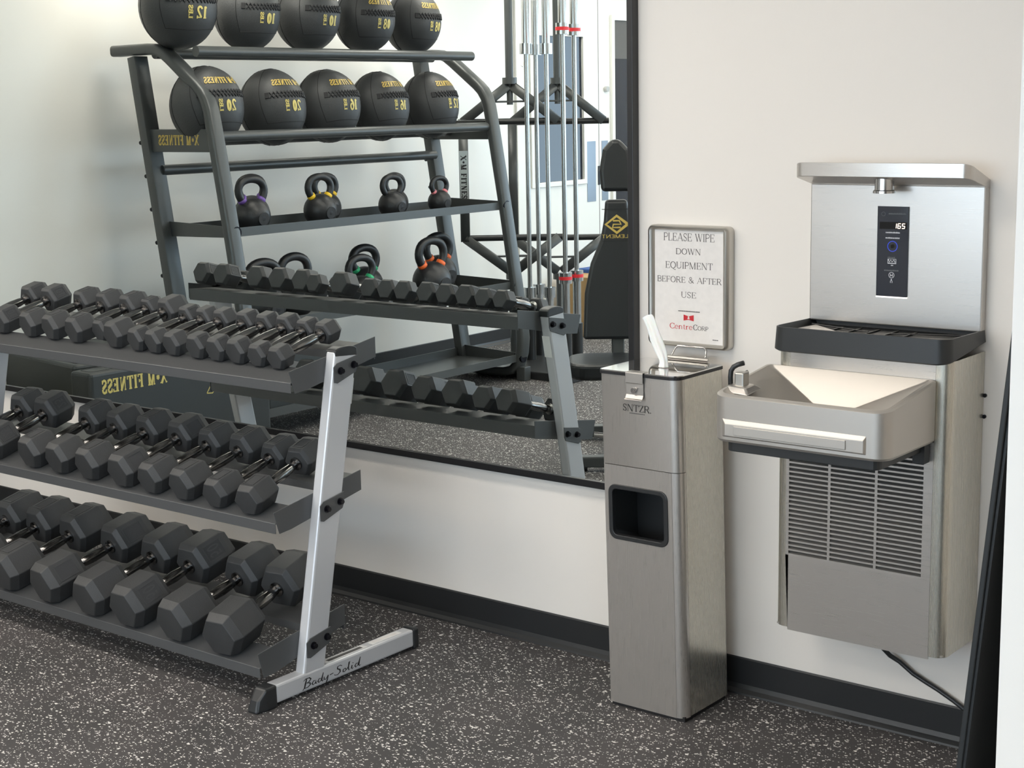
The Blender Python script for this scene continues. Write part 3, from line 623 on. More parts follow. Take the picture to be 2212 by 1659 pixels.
MB().ring(arc(-1.702, 1.3672, .0055, .0055, 0, 345, 23), arc(-1.702, 1.3672, .0046, .0046, 0, 345, 23), 'Y', PY-.0004, PY-.0001).build('panel_logo', 'icond', sp)
ic = MB(); ic.ring([(-1.688, 1.243), (-1.665, 1.243), (-1.665, 1.2555), (-1.688, 1.2555)], [(-1.6865, 1.2455), (-1.6665, 1.2455), (-1.6665, 1.2545), (-1.6865, 1.2545)], 'Y', PY-.0004, PY-.0001)
for quad in stroke_quads([(-1.686, 1.254), (-1.683, 1.247), (-1.680, 1.2525), (-1.676, 1.248), (-1.671, 1.253), (-1.668, 1.247)], .0022): ic.add([(p.x, PY-.0004, p.y) for p in quad], [(0, 1, 2, 3)])
ic.box(-1.679, PY-.0004, 1.238, -1.673, PY-.0001, 1.2405); ic.build('filter_icon', 'icon', sp)
ic = MB(); ic.ring(arc(-1.677, 1.2145, .0078, .0078, 0, 345, 23), arc(-1.677, 1.2145, .0064, .0064, 0, 345, 23), 'Y', PY-.0004, PY-.0001)
ic.box(-1.6805, PY-.0004, 1.211, -1.679, PY-.0001, 1.218); ic.box(-1.675, PY-.0004, 1.211, -1.6735, PY-.0001, 1.218); ic.box(-1.679, PY-.0004, 1.213, -1.675, PY-.0001, 1.215)
ic.box(-1.6785, PY-.0004, 1.2005, -1.6755, PY-.0001, 1.205); ic.box(-1.680, PY-.0004, 1.195, -1.6785, PY-.0001, 1.2005); ic.box(-1.6755, PY-.0004, 1.195, -1.674, PY-.0001, 1.2005); ic.build('badge_icon', 'icon', sp)
# power cord
cd = MB().tube([(-1.70, -.06, .300), (-1.682, -.045, .245), (-1.66, -.026, .213), (-1.637, -.016, .198), (-1.60, -.013, .172), (-1.565, -.013, .157), (-1.53, -.013, .143), (-1.49, -.013, .124), (-1.45, -.013, .102), (-1.41, -.013, .07), (-1.36, -.03, .03), (-1.28, -.04, .006)], .0062, 10).build('power_cord', 'cap_blk', smooth=True)
tag(cd, 'black power cord hanging from under the drinking fountain along the wall', 'cord')
for k, z in enumerate((.926, .873)):
    s = MB().cyl((-1.437, -.001, z), (-1.437, -.006, z), .005, 10).build('wall_plug', 'bolt'); tag(s, '%s of two dark screw plugs in the wall beside the drinking fountain' % ('upper', 'lower')[k], 'wall plug', 'wall plugs beside the fountain')

# ================================================================== wipe dispenser
TH = math.radians(-1.25)
wd = thing('wipe_dispenser', 'tall stainless steel gym wipe dispenser standing on the floor beside the fountain', 'dispenser', (-2.247, -.18, 0))
wx0, wx1, wy0, wy1 = -2.371, -2.125, -.290, -.068
def wtilt(o):      # the stand leans slightly to the left on the uneven floor
    return o
def L3(mb): mb.v = [(x-.0225*z/.948, y, z) for x, y, z in mb.v]; return mb
shell = [(wx0, wy1)]+[(wx0, wy0+.008)]+arc(wx0+.008, wy0+.008, .008, .008, 180, 270, 3)+[(wx0+.012, wy0)]+[(wx0+.012, wy0+.002)]+arc(wx0+.009, wy0+.009, .007, .007, 270, 180, 3)+[(wx0+.002, wy1)]
sR = [(wx1, wy1), (wx1-.002, wy1), (wx1-.002, wy0+.031), (wx1, wy0+.031)]
L3(MB().extr(sR, 'Z', .012, .937)).build('right_side', 'steelY', wd)
L3(MB().box(wx0, wy0+.008, .012, wx0+.002, wy1, .937)).build('left_side', 'steelY', wd)
L3(MB().box(wx0, wy1-.002, .012, wx1, wy1, .937)).build('back_panel', 'steelZ', wd)
fp_o = [(wx0, wy0+.012)]+arc(wx0+.006, wy0+.006, .006, .006, 180, 270, 3)+arc(wx1-.026, wy0+.026, .026, .026, 270, 360, 8)+[(wx1, wy0+.030)]
fp_i = [(wx1-.0025, wy0+.030)]+arc(wx1-.026, wy0+.026, .0235, .0235, 360, 270, 8)+arc(wx0+.006, wy0+.006, .0035, .0035, 270, 180, 3)+[(wx0+.0025, wy0+.012)]
tri_fix(L3(MB().extr(fp_o+fp_i, 'Z', .690, .937)).build('upper_front_panel', 'steelZ', wd, auto=30))
# lower front: corner piece + flat plate with the waste opening
ox0, ox1, oz0, oz1 = -2.352, -2.166, .484, .634
flat_x1 = wx1-.026
plate = MB()
outer = rrect(wx0+.004, .010, flat_x1, .6885, .0002, 6); inner = rrect(ox0, oz0, ox1, oz1, .022, 6)
plate.ring(outer, inner, 'Y', wy0-.0012, wy0+.0025)
L3(plate).build('lower_front_panel', 'steelZ', wd)
cp = arc(wx1-.026, wy0+.026, .026, .026, 270, 360, 8)+[(wx1, wy0+.030), (wx1-.0025, wy0+.030)]+arc(wx1-.026, wy0+.026, .0235, .0235, 360, 270, 8)
tri_fix(L3(MB().extr(cp, 'Z', .010, .6885)).build('corner_strip', 'steelZ', wd, auto=30))
lf = arc(wx0+.006, wy0+.006, .006, .006, 180, 270, 3)+[(wx0+.006, wy0+.0025), (wx0+.0025, wy0+.006)]
L3(MB().extr(lf, 'Z', .010, .6885)).build('corner_strip', 'steelZ', wd, auto=30)
op = L3(MB().ring(rrect(ox0-.002, oz0-.002, ox1+.002, oz1+.002, .024, 6), rrect(ox0+.011, oz0+.011, ox1-.011, oz1-.011, .014, 6), 'Y', wy0-.005, wy0+.012)).build('waste_opening', 'cap_blk', wd, bevel=.002)
lin = MB().loft([[(x, wy0+.010, z) for x, z in rrect(ox0+.010, oz0+.010, ox1-.010, oz1-.010, .015, 6)], [(x, wy0+.010+.125, z) for x, z in rrect(ox0-.002, oz0-.03, ox1+.02, oz1-.002, .008, 6)]], cap=False)
bk = [(x, wy0+.135, z) for x, z in rrect(ox0-.002, oz0-.03, ox1+.02, oz1-.002, .008, 6)]
lin.add(bk, [tuple(range(len(bk)))]); L3(lin).build('waste_liner', 'liner', wd)
L3(MB().box(wx0+.004, wy0+.005, .0, wx1-.004, wy1-.004, .014)).build('plinth', 'gasket', wd)
# lid
lidp = rrect(wx0-.004, wy0-.004, wx1+.002, wy1+.004, (.010, .028, .004, .004), 6)
lid = L3(MB().extr(lidp, 'Z', .9375, .9465)).build('lid_gasket', 'gasket', wd, bevel=.001)
lidp2 = rrect(wx0-.003, wy0-.003, wx1+.001, wy1+.003, (.010, .027, .004, .004), 6)
L3(MB().extr(lidp2, 'Z', .9465, .9492)).build('lid', 'polish', wd)
sx = -.0225
lt = MB(); prof = [(wy0+.02, .9505), (wy0-.006, .9505), (wy0-.0085, .948), (wy0-.0085, .921), (wy0-.0045, .919), (wy0-.0045, .889), (wy0-.010, .879), (wy0-.016, .877), (wy0-.015, .8755), (wy0-.0085, .8775), (wy0-.0030, .889), (wy0-.0030, .9205), (wy0-.007, .9225), (wy0-.007, .947), (wy0-.005, .949), (wy0+.02, .949)]
lat = tri_fix(lt.extr(prof, 'X', -2.307, -2.252).build('latch', 'steelX', wd, bevel=.0006, seg=1))
lk = MB(); lk.cyl((-2.281, wy0-.004, .901), (-2.281, wy0-.011, .901), .0075, 16); lk.build('lock', 'chrome', lat, auto=40)
lk = MB(); lk.cyl((-2.276, wy0-.010, .901), (-2.272, wy0-.011, .909), .003, 8); lk.build('key', 'chrome', lat)
text_mb('SNTZR.', G_THIN, lambda u, v, l: (-2.3205+u, wy0-l-.0002, .8425+v), width=.092, height=.0185, track=.03).build('brand_lettering', 'ink', wd)
mb = MB(); x = -2.299
while x < -2.252: mb.box(x, wy0-.0006, .8362, x+.0028, wy0-.0003, .8385); x += .0038
mb.build('small_print', 'inkgray', wd)
# hinge bar at the back of the lid
MB().cyl((-2.344, -.056, .9555), (-2.197, -.056, .9555), .0052, 12).build('hinge_bar', 'alum', wd, auto=40)
MB().tube([(-2.318, -.056, .953), (-2.318, -.048, .965), (-2.314, -.040, .978), (-2.306, -.038, .986), (-2.222, -.038, .986), (-2.214, -.040, .978), (-2.210, -.048, .965), (-2.210, -.056, .953)], .0026, 8).build('wire_bail', 'chrome', wd, smooth=True)
# wipe
ti = MB(); rings = []
pth = [(-2.258, -.19, .949, .017, .013), (-2.256, -.19, .956, .012, .009), (-2.254, -.19, .968, .0105, .008), (-2.262, -.19, .985, .017, .009), (-2.270, -.19, 1.005, .020, .010), (-2.280, -.19, 1.030, .019, .010), (-2.291, -.188, 1.055, .017, .008), (-2.303, -.186, 1.075, .020, .006), (-2.311, -.185, 1.089, .017, .003)]
for k, (x, y, z, rx, ry) in enumerate(pth):
    ring = []
    for i in range(20):
        a = 2*PI*i/20; q = 1+.20*math.sin(5*a+k*.5)+.10*math.sin(9*a-k)
        ring.append((x+rx*q*math.cos(a), y+ry*q*math.sin(a), z+(.010*math.cos(a) if k == 8 else 0)-(rx*.5*math.cos(a) if 0 < k < 8 else 0)*.3))
    rings.append(ring)
ti.loft(rings); tio = ti.build('wipe', 'tissue', smooth=True); sd = tio.modifiers.new('sub', 'SUBSURF'); sd.levels = 1; sd.render_levels = 1
tag(tio, 'white cleaning wipe pulled up through the lid of the wipe dispenser', 'wipe')

# ================================================================== sign
sg = thing('sign_frame', 'silver framed sign asking to wipe down equipment, on the wall above the dispenser', 'sign', (-2.27, 0, 1.15))
fx0, fx1, fz0, fz1 = -2.413, -2.150, .9795, 1.3185
fr2 = MB(); n_seg = 5
O1 = rrect(fx0, fz0, fx1, fz1, .016, n_seg); O2 = rrect(fx0+.003, fz0+.003, fx1-.003, fz1-.003, .015, n_seg); I1 = rrect(fx0+.017, fz0+.011, fx1-.017, fz1-.011, .003, n_seg); I2 = rrect(fx0+.021, fz0+.0145, fx1-.021, fz1-.0145, .001, n_seg)
def rg(p, y): return [(x, y, z) for x, z in p]
fr2.loft([rg(O1, -.001), rg(O1, -.022), rg(O2, -.030), rg([((a[0]+b[0])/2, (a[1]+b[1])/2) for a, b in zip(O2, I1)], -.034), rg(I1, -.031), rg(I2, -.022)], cap=False)
fr2.build('frame', 'alum', sg, auto=50)
MB().box(fx0+.014, -.0225, fz0+.010, fx1-.014, -.020, fz1-.010).build('poster', 'paper', sg)
TY = -.0226
def line(s, x0, x1, z0, h, m_='inkgray', G=G_THIN, tr_=.05, nm='lettering', ln=.0003):
    return text_mb(s, G, lambda u, v, l: (x0+u, TY-l, z0+v), width=x1-x0, height=h, track=tr_, lift=ln).build(nm, m_, sg)
dx = -.003
line('PLEASE WIPE', -2.363, -2.199, 1.2755, .0215); line('DOWN', -2.323, -2.242, 1.2385, .0165); line('EQUIPMENT', -2.357, -2.204, 1.199, .0185)
line('BEFORE & AFTER', -2.384, -2.176, 1.160, .0165); line('USE', -2.306, -2.257, 1.1185, .0165)
line('Centre', -2.344, -2.268, 1.030, .0155, 'red', G_THIN, .0); line('C', -2.267, -2.253, 1.030, .0155, 'ink'); line('ORP', -2.252, -2.218, 1.030, .0118, 'ink')
lg = MB()
for pts in ([(-2.298, 1.0545), (-2.2815, 1.0575), (-2.2815, 1.0675), (-2.298, 1.0715)], [(-2.2815, 1.0575), (-2.265, 1.0545), (-2.265, 1.0715), (-2.2815, 1.0675)]): lg.add([(x, TY-.0003, z) for x, z in pts], [(0, 1, 2, 3)])
lg.build('logo_block', 'red', sg)
l2 = MB(); l2.add([(x, TY-.0006, z) for x, z in arc(-2.2815, 1.0650, .0026, .0024, 0, 340, 15)], [tuple(range(16))]); l2.add([(-2.2855, TY-.0006, 1.0595), (-2.2775, TY-.0006, 1.0595), (-2.279, TY-.0006, 1.0625), (-2.284, TY-.0006, 1.0625)], [(0, 1, 2, 3)]); l2.build('logo_figure', 'paper', sg)
for (x0, x1, z, h) in ((-2.315, -2.248, 1.0795, .0028), (-2.204, -2.186, 1.0055, .0024)):
    mb = MB(); x = x0
    while x < x1: q = .002+.0016*random.random(); mb.box(x, TY-.0005, z, x+q, TY-.0002, z+h); x += q+.0009
    mb.build('small_print', 'inkgray', sg)

# ================================================================== board leaning on the partition
bd = thing('leaning_board', 'black framed board leaning against the white partition at the right edge', 'board', (-.74, -1.45, 0))
tl = math.atan(.0905); ca, sa = math.cos(tl), math.sin(tl)
def LB(s0, s1, t0, t1, y0, y1):       # s up along the board, t thickness away from the partition (towards -x)
    mb = MB(); mb.box(0, y0, s0, 1, y1, s1)
    bx, bz = -.670-.1245, 0.0
    v = []
    for x, y, z in mb.v:
        t = t0 if x == 0 else t1
        v.append((bx+sa*z-ca*t, y, bz+ca*z+sa*t))
    mb.v = v; return mb
LB(.001, 1.385, 0, .007, -1.870, -.95).build('front_sheet', 'blackboard', bd, bevel=.0015)
LB(.004, 1.380, -.0014, 0, -1.864, -.956).build('edge_bead', 'rack_gray', bd)
LB(.004, 1.378, -.004, -.0014, -1.866, -.955).build('backing_board', 'blackboard', bd)
# ================================================================== everything the mirror shows
# ball rack against the left wall: long axis along y, open side to +x
br = thing('ball_rack', 'dark grey storage rack of medicine balls and kettlebells, seen in the mirror', 'rack', (-6.2, -2.64, 0))
RY = (-1.55, -3.72)
def side_frame(y, near):
    prof = rrect(-.028, -.041, .028, .041, .018, 3)
    path = [(-6.70, 1.965), (-6.42, 1.967), (-6.36, 1.962), (-6.31, 1.945), (-6.26, 1.912), (-6.07, 1.772), (-6.035, 1.74), (-6.008, 1.70), (-5.99, 1.65), (-5.965, 1.52), (-5.885, 1.06), (-5.775, .36), (-5.765, .26), (-5.775, .17), (-5.80, .10), (-5.84, .062), (-5.90, .046), (-6.0, .043), (-6.66, .043)]
    ft = MB().sweep([(x, y, z) for x, z in path], prof, up=(0, 1, 0)).build('frame_tube', 'rackblk', br, auto=35)
    MB().sweep([(-6.535, y, 1.93), (-6.235, y, .08)], rrect(-.03, -.045, .03, .045, .008, 2), up=(0, 1, 0)).build('back_post', 'rackblk', br, auto=35)
    MB().box(-5.80, y-.03, 0, -5.735, y+.03, .085).build('foot_plate', 'rackblk', br, bevel=.004)
    MB().box(-6.68, y-.03, 0, -6.6, y+.03, .06).build('foot_plate', 'rackblk', br, bevel=.004)
    yo = y+.012 if near else y-.012
    pl = MB().box(-6.49, y-.02, 1.452, -5.99, y+.02, 1.566).build('brace_plate', 'rackblk', br, bevel=.004)
    if near:
        text_mb('X*M FITNESS', G_FAT, lambda u, v, l: (-6.07-u, y+.0205+l, 1.487+v), width=.31, height=.05, track=.07).build('brand_lettering', 'gold', pl)
    for x, z in ((-6.66, 1.967), (-6.55, 1.967)): MB().cyl((x, y+.028, z), (x, y+.034, z), .012, 10).build('bolt', 'bolt', ft)
    for k in range(6):
        z = 1.50-.17*k
        x = -6.535+(1.93-z)*.162
        MB().cyl((x-.045, y+.02, z), (x-.060, y+.02, z-.002), .011, 8).build('bolt', 'bolt', br)
    return ft
side_frame(RY[0], True); side_frame(RY[1], False)
ya, yb = RY[0]-.02, RY[1]+.02
for (x, z, r) in ((-6.105, 1.945, .027), (-6.42, 1.945, .027), (-5.985, 1.527, .026), (-6.30, 1.500, .026), (-6.42, 1.358, .027)):
    MB().cyl((x, ya, z), (x, yb, z), r, 16).build('rail', 'rackblk', br, auto=40)
def tray(x0, x1, z0, z1):
    t = MB(); th = .004
    p = [(x1, z1-.045), (x1, z1), (x1-.004, z1), (x1-.004, z1-.038), (x0+.004, z0-.038), (x0+.004, z0+.012), (x0, z0+.012), (x0, z0-.043)]
    o = tri_fix(t.extr([(a, b) for a, b in p], 'Y', ya-.005, yb+.005).build('tray', 'rackblk', br))
    for y in (ya+.006, yb-.010):
        MB().extr([(x1, z1-.048), (x1, z1+.006), (x0, z0+.03), (x0, z0-.046)], 'Y', y-.003, y+.003).build('tray_end', 'rackblk', o)
        MB().cyl((x1-.02, y, z1-.02), (x1+.035, y, z1-.02), .03, 14).build('tray_bracket', 'bolt', o, auto=40)
tray(-6.37, -5.895, 1.068, 1.078); tray(-6.30, -5.825, .590, .602); tray(-6.26, -5.79, .155, .160)
# medicine balls
def ball(name_lab, cx, cy, cz, R, num, group, tilt=0., yaw=0., squash=1.0):
    o = thing('medicine_ball', name_lab, 'ball', (cx, cy, cz), 0, group)
    n, k = 40, 24; mb = MB(); vs_ = []; fs = []
    rnd = random.Random(int(cy*1000))
    ph = [rnd.uniform(0, 6) for _ in range(4)]
    def rad(a, e):
        return R*(1+.012*math.sin(3*a+ph[0])*math.cos(e)+.010*math.sin(2*e+ph[1])+.008*math.sin(5*a+2*e+ph[2]))
    def S(a, e, d=0.):     # a azimuth from +x towards +y, e elevation
        r = rad(a, e)+d; z = math.sin(e)*r*squash
        return (math.cos(e)*math.cos(a)*r, math.cos(e)*math.sin(a)*r, z)
    for j in range(k+1):
        for i in range(n): vs_.append(S(2*PI*i/n, -PI/2+PI*j/k))
    for j in range(k):
        for i in range(n): fs.append((j*n+i, j*n+(i+1) % n, (j+1)*n+(i+1) % n, (j+1)*n+i))
    mb.add(vs_, fs); mb.build('shell', 'leather', o, local=True, smooth=True)
    # seams: two meridians beside the text panel, ring below, ring above
    A0 = .95
    def seam(pts): MB().tube([S(a, e, .0004) for a, e in pts], .0016, 5).build('seam', 'seam', o, local=True)
    low = -.52
    seam([(-A0+2*A0*t/16, low+.0*t) for t in range(17)])
    for sg in (-1, 1): seam([(sg*(A0+.12*math.sin(t/16*PI)), low+(1.35-low)*t/16) for t in range(17)])
    seam([(-A0+2*A0*t/12, 1.30) for t in range(13)])
    for q in range(1, 5): seam([(A0+q*(2*PI-2*A0)/5, -1.3+2.6*t/16) for t in range(17)])
    # lacing: zigzag crossing threads above the equator and end tabs
    e0, hw = .20, .075; N = 13
    for sg in (-1, 1):
        MB().tube([S(-.74+1.48*t/N, e0+sg*hw*(1 if t % 2 else -1), .002) for t in range(N+1)], .0034, 6).build('lacing', 'lace', o, local=True)
    for sg in (-1, 1):
        tb = MB(); a_ = sg*.83
        tb.loft([[S(a_-.06, e0-.075, .0), S(a_+.06, e0-.075, .0), S(a_+.06, e0+.075, .0), S(a_-.06, e0+.075, .0)], [S(a_-.055, e0-.07, .006), S(a_+.055, e0-.07, .006), S(a_+.055, e0+.07, .006), S(a_-.055, e0+.07, .006)]])
        tb.build('lace_tab', 'lace', o, local=True)
    def T(a0, e1): return lambda u, v, l: S(a0+u/R, e1+v/R, .0012+l)
    text_mb('X*M FITNESS', G_FAT, T(-.62, .46), width=1.25*R, height=.19*R, track=.07, lift=.0008).build('brand_lettering', 'gold', o, local=True)
    text_mb(num, G_FAT, T(-.24, -.24), width=.34*R, height=.27*R, track=.06, lift=.0008).build('weight_number', 'goldy', o, local=True)
    a0 = .20
    q, wdt = text_quads('LBS', G_FAT, .06); lm = MB()
    for quad in q: lm.add([S(a0+.11*(1-p[1]), -.24+.30*p[0]/wdt, .002) for p in quad], [(0, 1, 2, 3)])
    lm.build('unit_lettering', 'goldy', o, local=True)
    o.rotation_euler = (0, tilt, yaw)
    return o
tops = [(-1.605, '12', .192), (-2.06, '10', .176), (-2.50, '10', .178), (-2.945, '08', .172), (-3.36, '08', .168)]
secs = [(-1.66, '20', .184), (-2.11, '20', .178), (-2.515, '16', .178), (-2.925, '16', .172), (-3.36, '12', .174)]
POS = ['leftmost', 'second from left', 'middle one', 'second from right', 'rightmost']
for i, (y, num, R) in enumerate(tops):
    ball('black medicine ball marked %s LBS, %s on the top rails' % (num, POS[i]), -6.262, y, 1.958+R*1.10, R, num, 'medicine balls on the top rails', .08, [.12, .0, -.05, .02, -.12][i], 1.10)
for i, (y, num, R) in enumerate(secs):
    ball('black medicine ball marked %s LBS, %s on the second rails' % (num, POS[i]), -6.150, y, 1.470+R*1.10, R, num, 'medicine balls on the second rails', -.16, [.05, .05, -.05, -.05, -.15][i], 1.12)
# kettlebells
def kettlebell(lab, x, y, z, r, band, group, hh=None, yaw=0.):
    o = thing('kettlebell', lab, 'kettlebell', (x, y, z), 0, group)
    hh = hh or r*1.45
    base = -.80; zc = .80*r
    prof = [(.0001, -zc), (.58*r, -zc)]+[(r*math.cos(math.radians(a)), r*math.sin(math.radians(a))) for a in range(-52, 90, 10)]+[(.0001, r)]
    MB().lathe(prof, (0, 0, zc), 28).build('body', 'cast', o, local=True, auto=50)
    wv = .78*r; tr_ = .225*r
    pts = [(0, -.50*r, zc+.70*r), (0, -.74*r, zc+.95*r), (0, -.87*r, zc+1.25*r), (0, -.85*r, zc+r*.35+hh*.82), (0, -.67*r, zc+r*.42+hh*.98), (0, -.3*r, zc+r*.45+hh*1.05), (0, 0, zc+r*.45+hh*1.07)]
    pts = pts+[(a, -b, c) for a, b, c in reversed(pts[:-1])]
    h = MB().tube(pts, tr_, 12, up=(1, 0, 0)); ho = h.build('handle', 'cast', o, local=True, smooth=True)
    sd = ho.modifiers.new('sub', 'SUBSURF'); sd.levels = 1; sd.render_levels = 1
    if band:
        for sg in (-1, 1):
            MB().tube([(0, sg*.54*r, zc+.74*r), (0, sg*.62*r, zc+.84*r), (0, sg*.69*r, zc+.93*r)], tr_*1.10, 12, up=(1, 0, 0)).build('colour_band', band, o, local=True, smooth=True)
    d = Vector((.92, -.05, -.12)).normalized(); c = Vector((0, 0, zc))
    MB().cyl(c+d*r*.93, c+d*r*.985, r*.36, 18).build('number_disc', 'rubber_in', o, local=True, auto=40)
    o.rotation_euler = (0, 0, yaw); return o
g3, g4 = 'kettlebells on the upper tray', 'kettlebells on the lower tray'
X3, Z3 = -6.06, 1.046
kettlebell('black kettlebell with dark bands by the left frame tube, front one on upper tray', -6.01, -1.805, Z3-.001, .094, 'k_purple', g3, yaw=.1)
kettlebell('black kettlebell partly hidden behind the leftmost one on the upper tray', -6.21, -1.985, Z3-.004, .094, 'k_purple', g3, yaw=.1)
kettlebell('black kettlebell with yellow bands, front one of the pair on the upper tray', -6.02, -2.30, Z3-.001, .090, 'k_yellow', g3, yaw=.1)
kettlebell('black kettlebell with yellow bands, rear one of the pair on the upper tray', -6.20, -2.52, Z3-.004, .088, 'k_yellow', g3, yaw=.1)
kettlebell('all-black kettlebell, front of the plain pair beside the yellow-banded ones', -6.03, -2.88, Z3-.001, .080, None, g3, yaw=.1)
kettlebell('all-black kettlebell, rear of the plain pair beside the yellow-banded ones', -6.20, -3.085, Z3-.004, .080, None, g3, yaw=.1)
kettlebell('small black kettlebell with pink bands at the right end of the upper tray', -6.05, -3.31, Z3-.001, .070, 'k_pink', g3, yaw=.1)
Z4 = .566
kettlebell('large black kettlebell with plain handle, leftmost on the lower tray', -5.99, -1.84, Z4, .112, None, g4, yaw=.1)
kettlebell('black kettlebell with red bands, second on the lower tray', -6.03, -2.10, Z4+.012, .106, 'k_red', g4, hh=.165, yaw=.1)
kettlebell('black kettlebell with green bands, front one of the green pair on the lower tray', -5.96, -2.53, Z4, .100, 'k_green', g4, yaw=.1)
kettlebell('black kettlebell with green bands, rear one of the green pair on the lower tray', -6.17, -2.78, Z4+.008, .106, 'k_green', g4, yaw=.1)
kettlebell('black kettlebell with orange bands, front one of the pair on the lower tray', -5.96, -3.12, Z4, .114, 'k_orange', g4, hh=.172, yaw=.1)
kettlebell('black kettlebell with orange bands, rear one of the pair on the lower tray', -6.17, -3.42, Z4+.006, .112, 'k_orange', g4, hh=.165, yaw=.1)
# foam box with gold letters on the bottom tray
fb = thing('foam_box', 'dark vinyl box with gold letters on the bottom tray of the ball rack', 'box', (-6.03, -1.95, .13))
MB().box(-6.22, -2.20, .122, -5.84, -1.70, .50).build('body', 'foam', fb, bevel=.012)
text_mb('FITNESS', G_FAT, lambda u, v, l: (-5.98+v, -1.6995+l, .16+u), width=.30, height=.06, track=.07).build('brand_lettering', 'goldy', fb)

# soft plyo boxes left of the dumbbell rack
def foam(lab, x0, y0, x1, y1, z1, rz=0., z0=0.):
    cx, cy = (x0+x1)/2, (y0+y1)/2
    o = thing('plyo_box', lab, 'plyo box', (cx, cy, z0), rz, 'soft plyo boxes beside the rack')
    hx, hy = (x1-x0)/2, (y1-y0)/2
    MB().box(-hx, -hy, 0, hx, hy, z1-z0).build('body', 'foam', o, local=True, bevel=.018, seg=3)
    MB().ring(rrect(-hx+.03, -hy+.03, hx-.03, hy-.03, .02, 3), rrect(-hx+.033, -hy+.033, hx-.033, hy-.033, .018, 3), 'Z', z1-z0-.002, z1-z0+.0012).build('seam', 'seam', o, local=True)
    return o, hx, hy
o, hx, hy = foam('black soft plyo box with vertical gold letters and outline logo on top', -6.67, -1.34, -5.95, -.70, .51, math.radians(8))
text_mb('XM', G_FAT, lambda u, v, l: (hx-.115+v*1.0, hy+.0006+l, .36-u), width=.18, height=.055, track=.05).build('brand_lettering', 'gold', o, local=True)
sc_ = MB()
for pts in ([(-.34, .26), (-.30, .30), (-.10, .27), (-.06, .22)], [(-.24, .22), (-.20, .26), (.0, .20), (.06, .24), (.10, .29), (.18, .27)], [(.0, .20), (-.02, .15)], [(.10, .24), (.16, .20), (.26, .22), (.24, .28)], [(.22, .22), (.30, .16), (.26, .10), (.34, .09), (.36, .14)]):
    for quad in stroke_quads(pts, .006): sc_.add([(p.x, p.y, .5108) for p in quad], [(0, 1, 2, 3)])
sc_.build('outline_logo', 'goldy', o, local=True)
o, hx, hy = foam('black soft plyo box with large gold lettering along its side', -5.885, -1.62, -5.735, -.545, .51)
text_mb('X*M FITNESS', G_FAT, lambda u, v, l: (hx+.0006+l, hy-.43+u, .428-.02+v), width=.37, height=.063, track=.08).build('brand_lettering', 'goldy', o, local=True)
am = MB()
for pts in ([(-.085, .325), (.02, .435), (.02, .435)][:2]+[(-.085+.16, .335)], ):
    pass
for pts in ([(0, 0), (.055, .075), (.12, .0), (.085, -.005), (.06, .025), (.035, -.004), (0, 0)], [(-.0, .09), (.03, .125), (.05, .1)]):
    for quad in stroke_quads(pts, .005): am.add([(hx+.0010, hy-.665-p.x, .318+p.y) for p in quad], [(0, 1, 2, 3)])
am.build('outline_logo', 'goldy', o, local=True)
o, hx, hy = foam('low black soft plyo box with gold letters, leftmost in the mirror', -6.62, -.60, -6.46, -.15, .385)
text_mb('FITNESS', G_FAT, lambda u, v, l: (hx+.0006+l, hy-.42+u, .27+v), width=.34, height=.075, track=.07).build('brand_lettering', 'goldy', o, local=True)

# barbells standing upright in a holder
bh = thing('barbell_holder', 'black floor holder with barbells standing in it, seen in the mirror', 'barbell holder', (-5.75, -4.05, 0))
def barbell(lab, x, y, zlo, zhi, ring, zb, zt):
    o = thing('barbell', lab, 'barbell', (x, y, zb), 0, 'barbells standing in the holder')
    MB().cyl((x, y, zlo), (x, y, zhi), .0145, 14).build('shaft', 'shaft', o, auto=40)
    for a, b, c, s in ((zb, zlo-.03, zlo, -1), (zhi+.03, zt, zhi, 1)):
        MB().cyl((x, y, a), (x, y, b), .0255, 16).build('sleeve', 'sleeve', o, auto=40)
        c0, c1 = (zlo-.045, zlo+.02) if s < 0 else (zhi-.02, zhi+.045)
        cc = MB().cyl((x, y, c0), (x, y, c1), .040, 18).build('collar', 'sleeve', o, auto=40)
        if ring: MB().cyl((x, y, (c0+c1)/2-.010), (x, y, (c0+c1)/2+.010), .0408, 18).build('ring', ring, cc, auto=40)
    return o
def vpt(px, py, d):
    """point of the real room that the mirror shows at this pixel, d metres along the view axis"""
    dr_ = _f*FPX+_r2*(px-1106)-_u2*(py-829.5); P = CAMP+dr_/FPX*d
    return Vector((P.x, 2*-.024-P.y, P.z))
barp = []
for i, px in enumerate((1141, 1161.5, 1184)):
    P = vpt(px, 400, (9.75, 9.93, 9.75)[i]); lo, hi = vpt(px, 630, 9.8).z, vpt(px, 112, 9.8).z
    barbell('plain steel barbell standing upright, %s of three, seen in the mirror' % ('left', 'middle', 'right')[i], P.x, P.y, lo, hi, None, .14, hi+.43); barp.append((P.x, P.y))
for i, px in enumerate((1219, 1243.5)):
    P = vpt(px, 400, 9.25+.14*i); lo, hi = vpt(px, 598, 9.3).z, vpt(px, 70, 9.3).z
    barbell('steel barbell with red collar rings standing upright, %s of two, seen in the mirror' % ('left', 'right')[i], P.x, P.y, lo, hi, 'k_red', .10, hi+.40); barp.append((P.x, P.y))
xs = [p[0] for p in barp]; ys = [p[1] for p in barp]
MB().box(min(xs)-.1, min(ys)-.1, 0, max(xs)+.1, max(ys)+.1, .05).build('base', 'cap_blk', bh, bevel=.006)
for x, y in barp: MB().loft([[(x+r*math.cos(2*PI*i/14), y+r*math.sin(2*PI*i/14), z) for i in range(14)] for r, z in ((.034, .05), (.034, .33), (.0285, .33), (.0285, .09))]).build('socket', 'cap_blk', bh, auto=40)
